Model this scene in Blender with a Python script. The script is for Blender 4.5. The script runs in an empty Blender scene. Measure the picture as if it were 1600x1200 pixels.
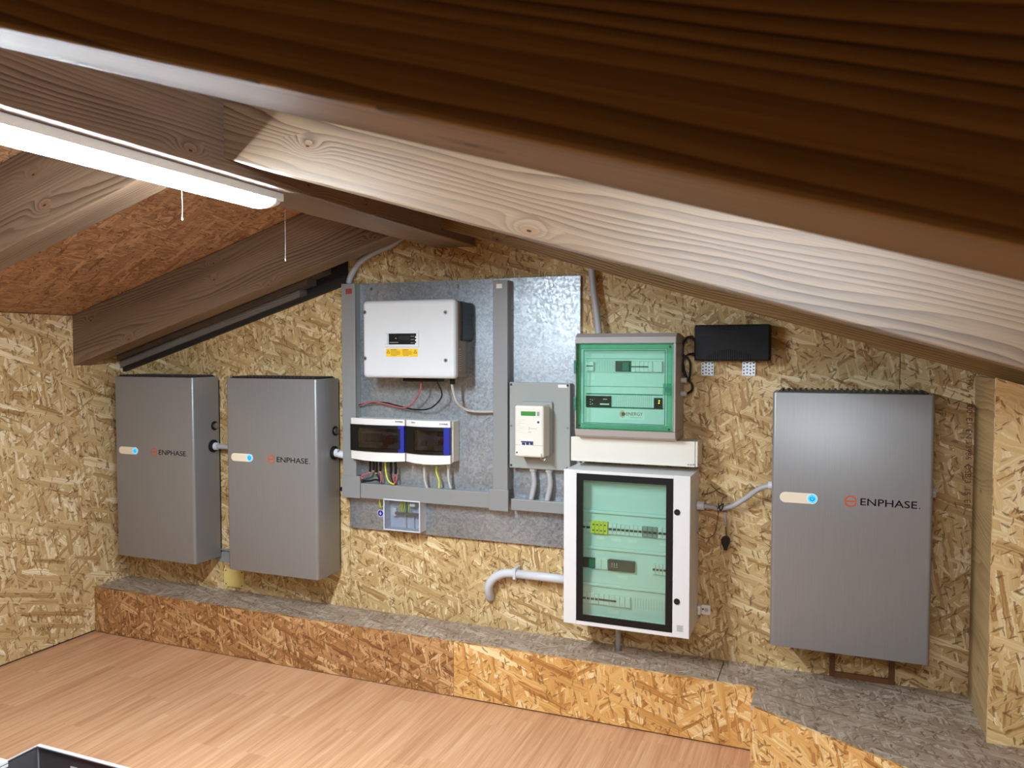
import bpy, bmesh, math, random
from mathutils import Vector, Matrix, Euler
random.seed(7)
SC = bpy.context.scene
COL = SC.collection

# ------------------------------------------------------------------ camera, world, exposure
CAM = Vector((3.59985, -3.35116, 1.55045))
ROT = Euler((1.5296255, 0.0, 0.3829185))
FPX = 1224.48
cd = bpy.data.cameras.new('camera')
cam = bpy.data.objects.new('camera', cd)
COL.objects.link(cam)
cam.location = CAM
cam.rotation_euler = ROT
cd.sensor_width = 36.0
cd.lens = FPX / 1600 * 36
cd.clip_start = 0.02
cd.dof.use_dof = True
cd.dof.focus_distance = 3.3
cd.dof.aperture_fstop = 13.0
SC.camera = cam
wd = bpy.data.worlds.new('world')
SC.world = wd
wd.use_nodes = True
wd.node_tree.nodes['Background'].inputs[0].default_value = (0.9, 0.95, 1.0, 1)
wd.node_tree.nodes['Background'].inputs[1].default_value = 0.05
SC.view_settings.view_transform = 'Standard'
SC.view_settings.look = 'None'
SC.view_settings.gamma = 1.0
SC.view_settings.use_curve_mapping = False
SC.view_settings.exposure = 0.22
LAMP_STRENGTH = 215.0
FILL_STRENGTH = 55.0
LAMP_COLOR = (0.87, 0.99, 1.10)
SC.cycles.max_bounces = 14
SC.cycles.diffuse_bounces = 8
SC.cycles.transparent_max_bounces = 12

RM = ROT.to_matrix()
def at(u, v, x=None, y=None, z=None):
    """point of the room seen at photo pixel (u, v), on the given plane"""
    d = RM @ Vector(((u - 800) / FPX, -(v - 600) / FPX, -1))
    if x is not None: t = (x - CAM.x) / d.x
    elif y is not None: t = (y - CAM.y) / d.y
    else: t = (z - CAM.z) / d.z
    return CAM + d * t
def rc(u0, v0, u1, v1, y):
    a, b = at(u0, v0, y=y), at(u1, v1, y=y)
    return a.x, b.x, b.z, a.z                     # x0, x1, z0, z1

# ------------------------------------------------------------------ colour / node helpers
def lin(c):
    return c / 12.92 if c <= 0.04045 else ((c + 0.055) / 1.055) ** 2.4
def rgb(r, g, b):
    return (lin(r / 255), lin(g / 255), lin(b / 255), 1.0)

class NT:
    def __init__(s, name):
        s.m = bpy.data.materials.new(name)
        s.m.use_nodes = True
        s.t = s.m.node_tree
        s.t.nodes.clear()
        s.out = s.n('ShaderNodeOutputMaterial')
    def n(s, typ, **kw):
        nd = s.t.nodes.new(typ)
        for k, v in kw.items(): setattr(nd, k, v)
        return nd
    def put(s, sock, v):
        if isinstance(v, bpy.types.NodeSocket): s.t.links.new(v, sock)
        elif v is not None: sock.default_value = v
    def math(s, op, a, b=None, c=None, clamp=False):
        nd = s.n('ShaderNodeMath', operation=op, use_clamp=clamp)
        s.put(nd.inputs[0], a); s.put(nd.inputs[1], b); s.put(nd.inputs[2], c)
        return nd.outputs[0]
    def vmath(s, op, a, b=None):
        nd = s.n('ShaderNodeVectorMath', operation=op)
        s.put(nd.inputs[0], a); s.put(nd.inputs[1], b)
        return nd.outputs[0]
    def scale(s, a, f):
        nd = s.n('ShaderNodeVectorMath', operation='SCALE')
        s.put(nd.inputs[0], a); s.put(nd.inputs[3], f)
        return nd.outputs[0]
    def mix(s, f, a, b, typ='MIX'):
        nd = s.n('ShaderNodeMix', data_type='RGBA', blend_type=typ)
        s.put(nd.inputs[0], f); s.put(nd.inputs[6], a); s.put(nd.inputs[7], b)
        return nd.outputs[2]
    def ramp(s, f, stops, interp='LINEAR'):
        nd = s.n('ShaderNodeValToRGB')
        cr = nd.color_ramp
        cr.interpolation = interp
        while len(cr.elements) < len(stops): cr.elements.new(0.5)
        for e, (p, c) in zip(cr.elements, stops): e.position = p; e.color = c
        s.put(nd.inputs[0], f)
        return nd.outputs[0]
    def noise(s, vec, sc, detail=2, rough=0.5, color=False, dim='2D'):
        nd = s.n('ShaderNodeTexNoise', noise_dimensions=dim)
        s.put(nd.inputs['Vector'], vec)
        nd.inputs['Scale'].default_value = sc
        nd.inputs['Detail'].default_value = detail
        nd.inputs['Roughness'].default_value = rough
        return nd.outputs['Color' if color else 'Fac']
    def uv(s, spread=41.0):
        u = s.n('ShaderNodeUVMap').outputs[0]
        r = s.n('ShaderNodeObjectInfo').outputs['Random']
        cmb = s.n('ShaderNodeCombineXYZ')
        s.put(cmb.inputs[0], s.math('MULTIPLY', r, spread))
        s.put(cmb.inputs[1], s.math('MULTIPLY', r, spread * 1.7))
        return s.vmath('ADD', u, cmb.outputs[0])
    def bsdf(s, base, rough=0.5, metal=0.0, spec=0.5, bump=None, bstr=0.2, bdist=0.002, coat=0.0):
        b = s.n('ShaderNodeBsdfPrincipled')
        s.put(b.inputs['Base Color'], base)
        s.put(b.inputs['Roughness'], rough)
        s.put(b.inputs['Metallic'], metal)
        b.inputs['Specular IOR Level'].default_value = spec
        b.inputs['Coat Weight'].default_value = coat
        if bump is not None:
            bp = s.n('ShaderNodeBump')
            bp.inputs['Strength'].default_value = bstr
            bp.inputs['Distance'].default_value = bdist
            s.put(bp.inputs['Height'], bump)
            s.put(b.inputs['Normal'], bp.outputs[0])
        s.t.links.new(b.outputs[0], s.out.inputs[0])
        return s.m

def plain(name, c, rough=0.5, metal=0.0, spec=0.5, grain=0.0, coat=0.0):
    """a plastic or paint: flat colour with a faint mottling and surface orange-peel"""
    t = NT(name)
    base = rgb(*c)
    u = t.n('ShaderNodeTexCoord').outputs['Object']
    nz = t.noise(u, 9, 3, dim='3D')
    f = t.math('MULTIPLY_ADD', nz, 0.12, 0.94)
    col = t.mix(1.0, base, None, 'MULTIPLY')
    nd = col.node
    t.put(nd.inputs[7], t.ramp(f, [(0.0, (0, 0, 0, 1)), (1.0, (1, 1, 1, 1))]))
    fine = t.noise(u, 700 if grain else 220, 1, dim='3D')
    return t.bsdf(col, rough, metal, spec, bump=fine, bstr=0.05 + grain, bdist=0.0005, coat=coat)

def osb(name, pal, dark=(110, 78, 42), along=6.0, across=34.0, dthr=0.9, tint_scale=1.2, warp=0.014, bstr=0.28):
    t = NT(name)
    uv = t.uv()
    w = t.noise(uv, 22, 2, 0.6, color=True)
    w = t.vmath('SUBTRACT', w, (0.5, 0.5, 0.5))
    uvw = t.vmath('ADD', uv, t.scale(w, warp))
    col, h = rgb(*pal[1]), 0.5
    stops = [(i / (len(pal) - 1), rgb(*p)) for i, p in enumerate(pal)]
    angs = [8, 67, 121, 158, 96, 39, 144, 80, 17]
    for i, a in enumerate(angs):
        vr = t.n('ShaderNodeVectorRotate', rotation_type='Z_AXIS')
        t.put(vr.inputs['Vector'], uvw)
        vr.inputs['Angle'].default_value = math.radians(a)
        k = (0.62, 0.9, 1.3, 0.75, 1.7, 1.0, 0.66, 1.25, 0.8)[i]; k2 = (0.8, 1.3, 0.9, 1.7, 1.1, 0.75, 1.5, 2.2, 1.0)[i]
        q = t.vmath('MULTIPLY', vr.outputs[0], (along * k, across * k2, 1))
        vo = t.n('ShaderNodeTexVoronoi', voronoi_dimensions='2D', feature='F1', distance='CHEBYCHEV')
        t.put(vo.inputs['Vector'], t.vmath('ADD', q, (i * 13.7, i * 7.1, 0)))
        vo.inputs['Scale'].default_value = 1.0
        sp = t.n('ShaderNodeSeparateColor')
        t.put(sp.inputs[0], vo.outputs['Color'])
        fib = t.noise(t.vmath('MULTIPLY', q, (0.6, 5.0, 1)), 1.0, 2)
        val = t.math('ADD', t.math('MULTIPLY', sp.outputs[0], 0.8), t.math('MULTIPLY_ADD', fib, 0.9, -0.36), clamp=True)
        lc = t.ramp(val, stops)
        m = t.math('GREATER_THAN', sp.outputs[1], 0.0 if i == 0 else 0.58)
        # only the inside of a cell carries the strand: ragged gaps show what lies beneath
        if i: m = t.math('MULTIPLY', m, t.math('LESS_THAN', vo.outputs['Distance'], 0.52))
        col = t.mix(m, col, lc)
        hm = t.n('ShaderNodeMix', data_type='FLOAT')
        t.put(hm.inputs[0], m); t.put(hm.inputs[2], h); t.put(hm.inputs[3], sp.outputs[2])
        h = hm.outputs[0]
    for a, th in ((27, dthr + 0.075), (74, dthr + 0.07), (112, dthr + 0.078), (151, dthr + 0.08)):
        vr = t.n('ShaderNodeVectorRotate', rotation_type='Z_AXIS')
        t.put(vr.inputs['Vector'], uvw)
        vr.inputs['Angle'].default_value = math.radians(a)
        q = t.vmath('MULTIPLY', vr.outputs[0], (30 + a * 0.08, 150 + a * 0.4, 1))
        vo = t.n('ShaderNodeTexVoronoi', voronoi_dimensions='2D', feature='F1')
        t.put(vo.inputs['Vector'], q)
        vo.inputs['Scale'].default_value = 1.0
        sp = t.n('ShaderNodeSeparateColor')
        t.put(sp.inputs[0], vo.outputs['Color'])
        m = t.math('MULTIPLY', t.math('GREATER_THAN', sp.outputs[1], th), 0.7)
        col = t.mix(m, col, rgb(*dark))
    big = t.noise(uv, tint_scale, 2)
    col2 = t.mix(1.0, col, t.ramp(big, [(0.3, (0.9, 0.88, 0.85, 1)), (0.7, (1, 1, 1, 1))]), 'MULTIPLY')
    return t.bsdf(col2, 0.6, 0.0, 0.35, bump=h, bstr=bstr, bdist=0.0010)

def timber(name, light, darkc, freq=75.0, knot=(150, 95, 50), rough=0.42, knots=1.0, spec=0.5):
    t = NT(name)
    uv = t.uv()
    q = t.vmath('MULTIPLY', uv, (3.4, 8.0, 1))
    vo = t.n('ShaderNodeTexVoronoi', voronoi_dimensions='2D', feature='F1')
    t.put(vo.inputs['Vector'], q)
    vo.inputs['Scale'].default_value = 1.0
    sp = t.n('ShaderNodeSeparateColor')
    t.put(sp.inputs[0], vo.outputs['Color'])
    sel = t.math('GREATER_THAN', sp.outputs[0], 0.62)
    d = vo.outputs['Distance']
    dd = t.math('MULTIPLY', d, d)
    K = t.math('MULTIPLY', t.math('POWER', 2.718, t.math('MULTIPLY', dd, -34.0)), sel)
    sx = t.n('ShaderNodeSeparateXYZ')
    t.put(sx.inputs[0], uv)
    low = t.noise(t.vmath('MULTIPLY', uv, (0.5, 4.2, 1)), 1.0, 2, 0.45)
    mid = t.noise(t.vmath('MULTIPLY', uv, (3.0, 26.0, 1)), 1.0, 2)
    g = t.math('MULTIPLY', sx.outputs[1], freq)
    g = t.math('ADD', g, t.math('MULTIPLY', low, 15.0))
    g = t.math('ADD', g, t.math('MULTIPLY', mid, 0.7))
    g = t.math('ADD', g, t.math('MULTIPLY', K, 3.6 * knots))
    fr = t.math('FRACT', g)
    ring = t.ramp(fr, [(0.0, (0, 0, 0, 1)), (0.3, (0.12, 0.12, 0.12, 1)), (0.78, (0.75, 0.75, 0.75, 1)), (0.92, (1, 1, 1, 1)), (1.0, (0, 0, 0, 1))])
    amp = t.ramp(t.noise(t.vmath('MULTIPLY', uv, (0.8, 14, 1)), 1.0, 1), [(0.3, (0.25, 0.25, 0.25, 1)), (0.7, (1, 1, 1, 1))])
    ring = t.mix(1.0, ring, amp, 'MULTIPLY')
    fib = t.noise(t.vmath('MULTIPLY', uv, (7, 420, 1)), 1.0, 2)
    col = t.mix(ring, rgb(*light), rgb(*darkc))
    col = t.mix(1.0, col, t.ramp(fib, [(0.25, (0.78, 0.78, 0.78, 1)), (0.75, (1.0, 1.0, 1.0, 1))]), 'MULTIPLY')
    tone = t.noise(t.vmath('MULTIPLY', uv, (0.9, 6, 1)), 1.0, 2)
    col = t.mix(1.0, col, t.ramp(tone, [(0.3, (0.72, 0.7, 0.68, 1)), (0.7, (1, 1, 1, 1))]), 'MULTIPLY')
    core = t.math('MULTIPLY', t.math('LESS_THAN', d, 0.085), sel)
    col = t.mix(t.math('MULTIPLY', core, 0.55), col, rgb(*knot))
    pith = t.math('MULTIPLY', t.math('LESS_THAN', d, 0.022), sel)
    col = t.mix(pith, col, rgb(28, 18, 12))
    return t.bsdf(col, rough, 0.0, spec, bump=t.math('ADD', ring, t.math('MULTIPLY', fib, 0.4)), bstr=0.25, bdist=0.0012)

def laminate(name):
    t = NT(name)
    uv = t.n('ShaderNodeUVMap').outputs[0]
    sx = t.n('ShaderNodeSeparateXYZ'); t.put(sx.inputs[0], uv)
    # printed strips that run from the camera to the wall
    strip = t.math('FLOOR', t.math('MULTIPLY', sx.outputs[0], 9.2))
    off = t.math('FRACT', t.math('MULTIPLY', t.math('SINE', t.math('MULTIPLY', strip, 12.9898)), 4375.85))
    blk = t.math('FLOOR', t.math('MULTIPLY_ADD', sx.outputs[1], 1.35, off))
    cm = t.n('ShaderNodeCombineXYZ'); t.put(cm.inputs[0], strip); t.put(cm.inputs[1], blk)
    wn = t.n('ShaderNodeTexWhiteNoise', noise_dimensions='2D'); t.put(wn.inputs['Vector'], cm.outputs[0])
    sh = t.vmath('ADD', uv, t.scale(wn.outputs['Color'], 7.0))
    f1 = t.noise(t.vmath('MULTIPLY', sh, (46, 1.5, 1)), 1.0, 4, 0.62)
    f2 = t.noise(t.vmath('MULTIPLY', sh, (230, 5.0, 1)), 1.0, 2, 0.5)
    f3 = t.noise(t.vmath('MULTIPLY', sh, (9, 0.8, 1)), 1.0, 2, 0.5)
    v = t.math('ADD', t.math('MULTIPLY', f1, 0.55), t.math('MULTIPLY', f2, 0.28))
    v = t.math('ADD', v, t.math('MULTIPLY', f3, 0.22))
    v = t.math('ADD', v, t.math('MULTIPLY_ADD', wn.outputs['Value'], 0.05, -0.025))
    col = t.ramp(v, [(0.34, rgb(170, 122, 86)), (0.5, rgb(194, 146, 108)), (0.68, rgb(212, 168, 130))])
    return t.bsdf(col, 0.36, 0.0, 0.45, bump=f2, bstr=0.03, bdist=0.0005)

def galvanised(name):
    t = NT(name)
    uv = t.uv(3)
    c1 = t.n('ShaderNodeTexVoronoi', voronoi_dimensions='2D', feature='F1')
    t.put(c1.inputs['Vector'], t.vmath('ADD', uv, t.scale(t.noise(uv, 60, 2, color=True), 0.012)))
    c1.inputs['Scale'].default_value = 120.0
    sp = t.n('ShaderNodeSeparateColor'); t.put(sp.inputs[0], c1.outputs['Color'])
    big = t.noise(uv, 2.2, 3)
    v = t.math('ADD', t.math('MULTIPLY', sp.outputs[0], 0.3), t.math('MULTIPLY', big, 0.7))
    col = t.ramp(v, [(0.2, rgb(128, 136, 142)), (0.75, rgb(180, 187, 192))])
    ro = t.math('MULTIPLY_ADD', sp.outputs[1], 0.16, 0.36)
    return t.bsdf(col, ro, 0.75, 0.5, bump=sp.outputs[2], bstr=0.04, bdist=0.0006)

def brushed(name, c, metal=0.35, rough=0.42):
    """powder-coated sheet with a faint vertical brushing"""
    t = NT(name)
    uv = t.n('ShaderNodeTexCoord').outputs['Object']
    f = t.noise(t.vmath('MULTIPLY', uv, (260, 260, 6)), 1.0, 2, dim='3D')
    f2 = t.noise(uv, 900, 1, dim='3D')
    col = t.mix(1.0, rgb(*c), t.ramp(f, [(0.3, (0.92, 0.92, 0.92, 1)), (0.7, (1, 1, 1, 1))]), 'MULTIPLY')
    return t.bsdf(col, rough, metal, 0.5, bump=f2, bstr=0.06, bdist=0.0004)

def tinted(name, c, gloss=0.08, rough=0.03):
    """clear tinted plastic or glass sheet: filtering transparency with a mirror coat"""
    t = NT(name)
    tr = t.n('ShaderNodeBsdfTransparent'); tr.inputs[0].default_value = rgb(*c)
    gl = t.n('ShaderNodeBsdfGlossy'); gl.inputs['Roughness'].default_value = rough
    gl.inputs[0].default_value = (1, 1, 1, 1)
    lw = t.n('ShaderNodeLayerWeight'); lw.inputs[0].default_value = 0.35
    fac = t.math('MULTIPLY_ADD', lw.outputs['Fresnel'], 0.6, gloss * 0.5, clamp=True)
    mx = t.n('ShaderNodeMixShader')
    t.put(mx.inputs[0], fac)
    t.t.links.new(tr.outputs[0], mx.inputs[1]); t.t.links.new(gl.outputs[0], mx.inputs[2])
    t.t.links.new(mx.outputs[0], t.out.inputs[0])
    return t.m

def emitter(name, c, strength):
    t = NT(name)
    e = t.n('ShaderNodeEmission'); e.inputs[0].default_value = c; e.inputs[1].default_value = strength
    t.t.links.new(e.outputs[0], t.out.inputs[0])
    return t.m

M = {}
M['osb_wall'] = osb('osb_wall_board', [(158, 120, 74), (196, 166, 116), (212, 186, 138), (244, 230, 196)], along=6.0, across=34)
M['osb_gable'] = osb('osb_gable_board', [(152, 114, 68), (190, 159, 108), (204, 176, 126), (236, 218, 176)], along=8.0, across=48)
M['osb_ceiling'] = osb('osb_ceiling_board', [(134, 98, 66), (162, 122, 88), (178, 138, 102), (202, 166, 128)], dark=(100, 66, 44), along=7, across=46, bstr=0.15)
M['osb_top'] = osb('osb_ledge_top', [(134, 114, 98), (158, 140, 122), (172, 156, 138), (198, 186, 170)], dark=(112, 90, 72), along=8, across=56)
M['osb_front_dark'] = osb('osb_ledge_front_dark', [(118, 76, 40), (160, 112, 66), (182, 136, 88), (226, 190, 138)], dark=(100, 64, 36), along=8, across=46)
M['osb_front_light'] = osb('osb_ledge_front_light', [(162, 106, 52), (208, 156, 88), (224, 178, 110), (244, 220, 168)], dark=(130, 86, 44), along=5.5, across=30)
M['osb_pillar'] = osb('osb_pillar_board', [(168, 124, 72), (212, 180, 124), (226, 198, 144), (246, 232, 192)], along=5.0, across=24)
M['osb_edge'] = timber('osb_cut_edge', (196, 168, 118), (160, 128, 80), freq=60, knots=0.0, rough=0.7)
M['beam'] = timber('stained_timber', (150, 126, 100), (84, 64, 46), freq=74, knot=(128, 92, 60))
M['beam_shaded'] = timber('stained_timber_shaded', (136, 112, 90), (72, 54, 40), freq=66, knot=(118, 84, 56))  # same wood as the other rafters, darkened for the shade on this side
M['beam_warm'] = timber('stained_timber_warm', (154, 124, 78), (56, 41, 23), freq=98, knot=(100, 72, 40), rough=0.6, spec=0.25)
M['ridge'] = timber('stained_timber_ridge', (142, 120, 102), (80, 62, 50), freq=84, knot=(120, 88, 62))
M['stick'] = timber('brown_lath', (132, 84, 44), (98, 58, 28), freq=160, knots=0.3, rough=0.55)
M['floor'] = laminate('beech_laminate')
M['galv'] = galvanised('galvanised_sheet')
M['trunk'] = plain('grey_pvc_trunking', (136, 138, 137), 0.45)
M['battery'] = brushed('battery_grey_paint', (143, 143, 143), 0.3, 0.38)
M['black'] = plain('black_plastic', (13, 13, 15), 0.42, spec=0.35)
M['black_soft'] = plain('black_ribbed_plastic', (9, 10, 12), 0.6, spec=0.3, grain=0.1)
M['fin'] = plain('dark_grey_fins', (58, 56, 56), 0.6)
M['darkgap'] = plain('dark_tarred_board', (30, 27, 25), 0.6)
M['darkstrip'] = timber('dark_weathered_strip', (126, 118, 110), (78, 70, 66), freq=120, knots=0.2, rough=0.5)
M['white'] = plain('white_plastic', (226, 226, 222), 0.4)
M['cream'] = plain('cream_plastic', (222, 218, 206), 0.42)
M['inverter'] = plain('pale_grey_powder_coat', (208, 212, 213), 0.5, grain=0.1)
M['inv_body'] = plain('warm_grey_casting', (134, 126, 116), 0.5)
M['cab'] = plain('light_grey_powder_coat', (218, 219, 218), 0.45, grain=0.08)
M['greybox'] = plain('grey_enclosure', (168, 162, 158), 0.45)
M['meterboard'] = plain('speckled_grey_board', (150, 154, 149), 0.55, grain=0.2)
M['conduit'] = plain('grey_conduit', (168, 168, 170), 0.45)
M['conduit_light'] = plain('light_conduit', (206, 208, 214), 0.42)
M['cable_grey'] = plain('grey_cable', (178, 176, 170), 0.5)
M['red'] = plain('red_cable', (168, 40, 44), 0.5)
M['pink'] = plain('faded_red_cable', (176, 88, 92), 0.5)
M['brownwire'] = plain('brown_wire', (92, 62, 36), 0.5)
M['yg'] = plain('yellow_green_cable', (196, 204, 60), 0.5)
M['blue'] = plain('blue_handle', (34, 40, 150), 0.35)
M['blue_dark'] = plain('navy_switch', (36, 52, 96), 0.45)
M['green_lcd'] = plain('green_display', (62, 138, 58), 0.3)
M['sticker_yellow'] = plain('yellow_sticker', (238, 190, 28), 0.5)
M['sticker_white'] = plain('white_sticker', (232, 232, 228), 0.55)
M['sticker_red'] = plain('red_sticker', (150, 58, 54), 0.55)
M['yellow'] = plain('yellow_module', (226, 212, 70), 0.45)
M['print'] = plain('dark_print', (54, 54, 58), 0.7)
M['print_grey'] = plain('grey_print', (150, 150, 150), 0.7)
M['logo_dark'] = plain('black_lettering', (10, 10, 12), 0.8, spec=0.2)
M['orange'] = plain('orange_emblem', (206, 84, 30), 0.7, spec=0.2)
M['orange_faded'] = plain('brown_orange_emblem', (188, 110, 50), 0.5)
M['brown_print'] = plain('brown_print', (96, 62, 38), 0.6)
M['steel'] = plain('zinc_steel', (176, 178, 180), 0.3, metal=0.9)
M['plate_yellow'] = plain('pale_yellow_plate', (222, 200, 122), 0.5)
M['tray'] = plain('dark_sheet_metal', (100, 96, 96), 0.35, metal=0.4)
M['tray_rim'] = plain('bare_steel_rim', (206, 208, 208), 0.3, metal=0.5)
M['green_glass'] = tinted('green_tinted_cover', (235, 252, 246), 0.06)
M['green_rim'] = tinted('green_tinted_rim', (216, 246, 234), 0.06)
M['door_glass'] = tinted('pale_green_glass', (238, 253, 248), 0.05)
M['smoke'] = tinted('smoked_cover', (172, 170, 176), 0.07)
M['clear'] = tinted('clear_cover', (238, 242, 246), 0.08)
M['plate_white'] = plain('white_cover_plate', (216, 224, 220), 0.5)
M['mod_dark'] = plain('dark_module', (44, 56, 56), 0.45)
M['mod_green'] = plain('green_module', (36, 110, 88), 0.45)
M['led_blue'] = emitter('blue_led', (0.05, 0.42, 1.0, 1), 1.6)
M['led_blue_deep'] = emitter('blue_led_symbol', (0.01, 0.12, 0.7, 1), 0.7)
M['led_yellow'] = emitter('yellow_led', (0.8, 1.0, 0.1, 1), 2.0)
M['pill'] = plain('cream_window', (238, 228, 206), 0.25, coat=0.6)
M['fill_tube'] = emitter('lit_fill_diffuser', LAMP_COLOR + (1,), FILL_STRENGTH)  # diffuser of the unseen tube added as fill light
M['tube'] = emitter('lit_diffuser', LAMP_COLOR + (1,), LAMP_STRENGTH)
M['dust'] = plain('pale_thread', (214, 208, 200), 0.8)

# ------------------------------------------------------------------ mesh helpers
def box(bm, x0, x1, y0, y1, z0, z1, bev=0.0, seg=2, edges=None):
    """box; edges: None = all, 'v' = vertical, 'y' = along y, 'f' = front rim only"""
    vs = [bm.verts.new((x, y, z)) for x in (x0, x1) for y in (y0, y1) for z in (z0, z1)]
    fs = []
    for q in ((0, 1, 3, 2), (4, 6, 7, 5), (0, 4, 5, 1), (2, 3, 7, 6), (0, 2, 6, 4), (1, 5, 7, 3)):
        fs.append(bm.faces.new([vs[i] for i in q]))
    if bev > 0:
        es = list({e for f in fs for e in f.edges})
        ym = min(y0, y1)
        if edges == 'v': es = [e for e in es if abs(e.verts[0].co.z - e.verts[1].co.z) > 1e-6]
        elif edges == 'y': es = [e for e in es if abs(e.verts[0].co.y - e.verts[1].co.y) > 1e-6]
        elif edges == 'vf': es = [e for e in es if abs(e.verts[0].co.z - e.verts[1].co.z) > 1e-6 and e.verts[0].co.y < ym + 1e-6]
        elif edges == 'f': es = [e for e in es if (e.verts[0].co.y < ym + 1e-6) or abs(e.verts[0].co.y - e.verts[1].co.y) > 1e-6]
        bmesh.ops.bevel(bm, geom=es, offset=bev, segments=seg, profile=0.5, affect='EDGES')
    return bm

def bx(*a, **k):
    return box(bmesh.new(), *a, **k)

def prism(bm, pts, axis, a, b):
    """polygon pts (two coords) extruded along axis from a to b"""
    def mk(p, c):
        return {'y': (p[0], c, p[1]), 'z': (p[0], p[1], c), 'x': (c, p[0], p[1])}[axis]
    A = [bm.verts.new(mk(p, a)) for p in pts]
    B = [bm.verts.new(mk(p, b)) for p in pts]
    n = len(pts)
    bm.faces.new(A); bm.faces.new(B[::-1])
    for i in range(n):
        bm.faces.new((A[i], B[i], B[(i + 1) % n], A[(i + 1) % n]))
    bmesh.ops.recalc_face_normals(bm, faces=bm.faces)
    return bm

def smooth_path(pts, sub=8):
    P = [Vector(p) for p in pts]
    if len(P) < 3: return P
    out = []
    for i in range(len(P) - 1):
        p0 = P[max(i - 1, 0)]; p1 = P[i]; p2 = P[i + 1]; p3 = P[min(i + 2, len(P) - 1)]
        for k in range(sub):
            t = k / sub
            out.append(0.5 * ((2 * p1) + (p2 - p0) * t + (2 * p0 - 5 * p1 + 4 * p2 - p3) * t * t + (3 * p1 - p0 - 3 * p2 + p3) * t ** 3))
    out.append(P[-1])
    return out

def tube(bm, pts, r, n=10, sub=8, corr=None, smooth=True):
    path = smooth_path(pts, sub) if smooth else [Vector(p) for p in pts]
    if corr:                                         # corrugated hose: resample finely, then alternate radius
        seg = [0.0]
        for a, b in zip(path, path[1:]): seg.append(seg[-1] + (b - a).length)
        L = seg[-1]; k = int(L / (corr / 2)); new = []; j = 0
        for i in range(k + 1):
            s = L * i / k
            while j < len(seg) - 2 and seg[j + 1] < s: j += 1
            f = (s - seg[j]) / max(seg[j + 1] - seg[j], 1e-9)
            new.append(path[j].lerp(path[j + 1], f))
        path = new
    up = None; prev = None
    for i, p in enumerate(path):
        tn = (path[min(i + 1, len(path) - 1)] - path[max(i - 1, 0)]).normalized()
        if up is None:
            up = tn.orthogonal().normalized()
        else:
            up = (up - tn * up.dot(tn)).normalized()
        sd = tn.cross(up)
        rr = r * (1.0 if not corr or i % 2 == 0 else 0.86)
        ring = [bm.verts.new(p + (up * math.cos(2 * math.pi * k / n) + sd * math.sin(2 * math.pi * k / n)) * rr) for k in range(n)]
        if prev:
            for k in range(n):
                bm.faces.new((prev[k], prev[(k + 1) % n], ring[(k + 1) % n], ring[k]))
        else:
            bm.faces.new(ring[::-1])
        prev = ring
    bm.faces.new(prev)
    for f in bm.faces: f.smooth = True
    return bm

def cyl(bm, c, r, h, axis='y', n=20, r2=None):
    """disc or cylinder centred at c; front face at c - h along axis"""
    r2 = r if r2 is None else r2
    def P(a, rr, d):
        u, v = rr * math.cos(a), rr * math.sin(a)
        return {'y': (c[0] + u, c[1] + d, c[2] + v), 'x': (c[0] + d, c[1] + u, c[2] + v), 'z': (c[0] + u, c[1] + v, c[2] + d)}[axis]
    A = [bm.verts.new(P(2 * math.pi * k / n, r2, -h)) for k in range(n)]
    B = [bm.verts.new(P(2 * math.pi * k / n, r, 0)) for k in range(n)]
    bm.faces.new(A); bm.faces.new(B[::-1])
    for k in range(n): bm.faces.new((A[k], B[k], B[(k + 1) % n], A[(k + 1) % n]))
    bmesh.ops.recalc_face_normals(bm, faces=bm.faces)
    return bm

def ring_arc(bm, cx, cz, y, r0, r1, a0, a1, n=20, th=0.0004):
    pr = None
    for k in range(n + 1):
        a = math.radians(a0 + (a1 - a0) * k / n)
        v = [bm.verts.new((cx + r * math.cos(a), yy, cz + r * math.sin(a))) for r in (r0, r1) for yy in (y, y - th)]
        if pr:
            bm.faces.new((pr[1], v[1], v[3], pr[3]))
            bm.faces.new((pr[0], pr[2], v[2], v[0]))
            bm.faces.new((pr[0], v[0], v[1], pr[1]))
            bm.faces.new((pr[2], pr[3], v[3], v[2]))
        pr = v
    return bm

def pill(bm, x0, x1, z0, z1, y, th, n=12):
    r = (z1 - z0) / 2; zc = (z0 + z1) / 2; pts = []
    for k in range(n + 1):
        a = math.radians(-90 + 180 * k / n); pts.append((x1 - r + r * math.cos(a), zc + r * math.sin(a)))
    for k in range(n + 1):
        a = math.radians(90 + 180 * k / n); pts.append((x0 + r + r * math.cos(a), zc + r * math.sin(a)))
    return prism(bm, pts, 'y', y, y - th)

def curved(bm, x0, x1, z0, z1, yb, yf, X0, X1, bulge, n=10, zb=0.0):
    """slab whose front bows out across the whole unit X0..X1"""
    pr = None
    for k in range(n + 1):
        x = x0 + (x1 - x0) * k / n
        s = 1 - ((2 * x - X0 - X1) / (X1 - X0)) ** 2
        y = yf - bulge * s
        v = [bm.verts.new((x, yb, z0 - zb * s)), bm.verts.new((x, y, z0 - zb * s)), bm.verts.new((x, y, z1)), bm.verts.new((x, yb, z1))]
        if pr:
            for i in range(4):
                bm.faces.new((pr[i], pr[(i + 1) % 4], v[(i + 1) % 4], v[i]))
        else: bm.faces.new(v)
        pr = v
    bm.faces.new(pr[::-1])
    bmesh.ops.recalc_face_normals(bm, faces=bm.faces)
    return bm

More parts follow.
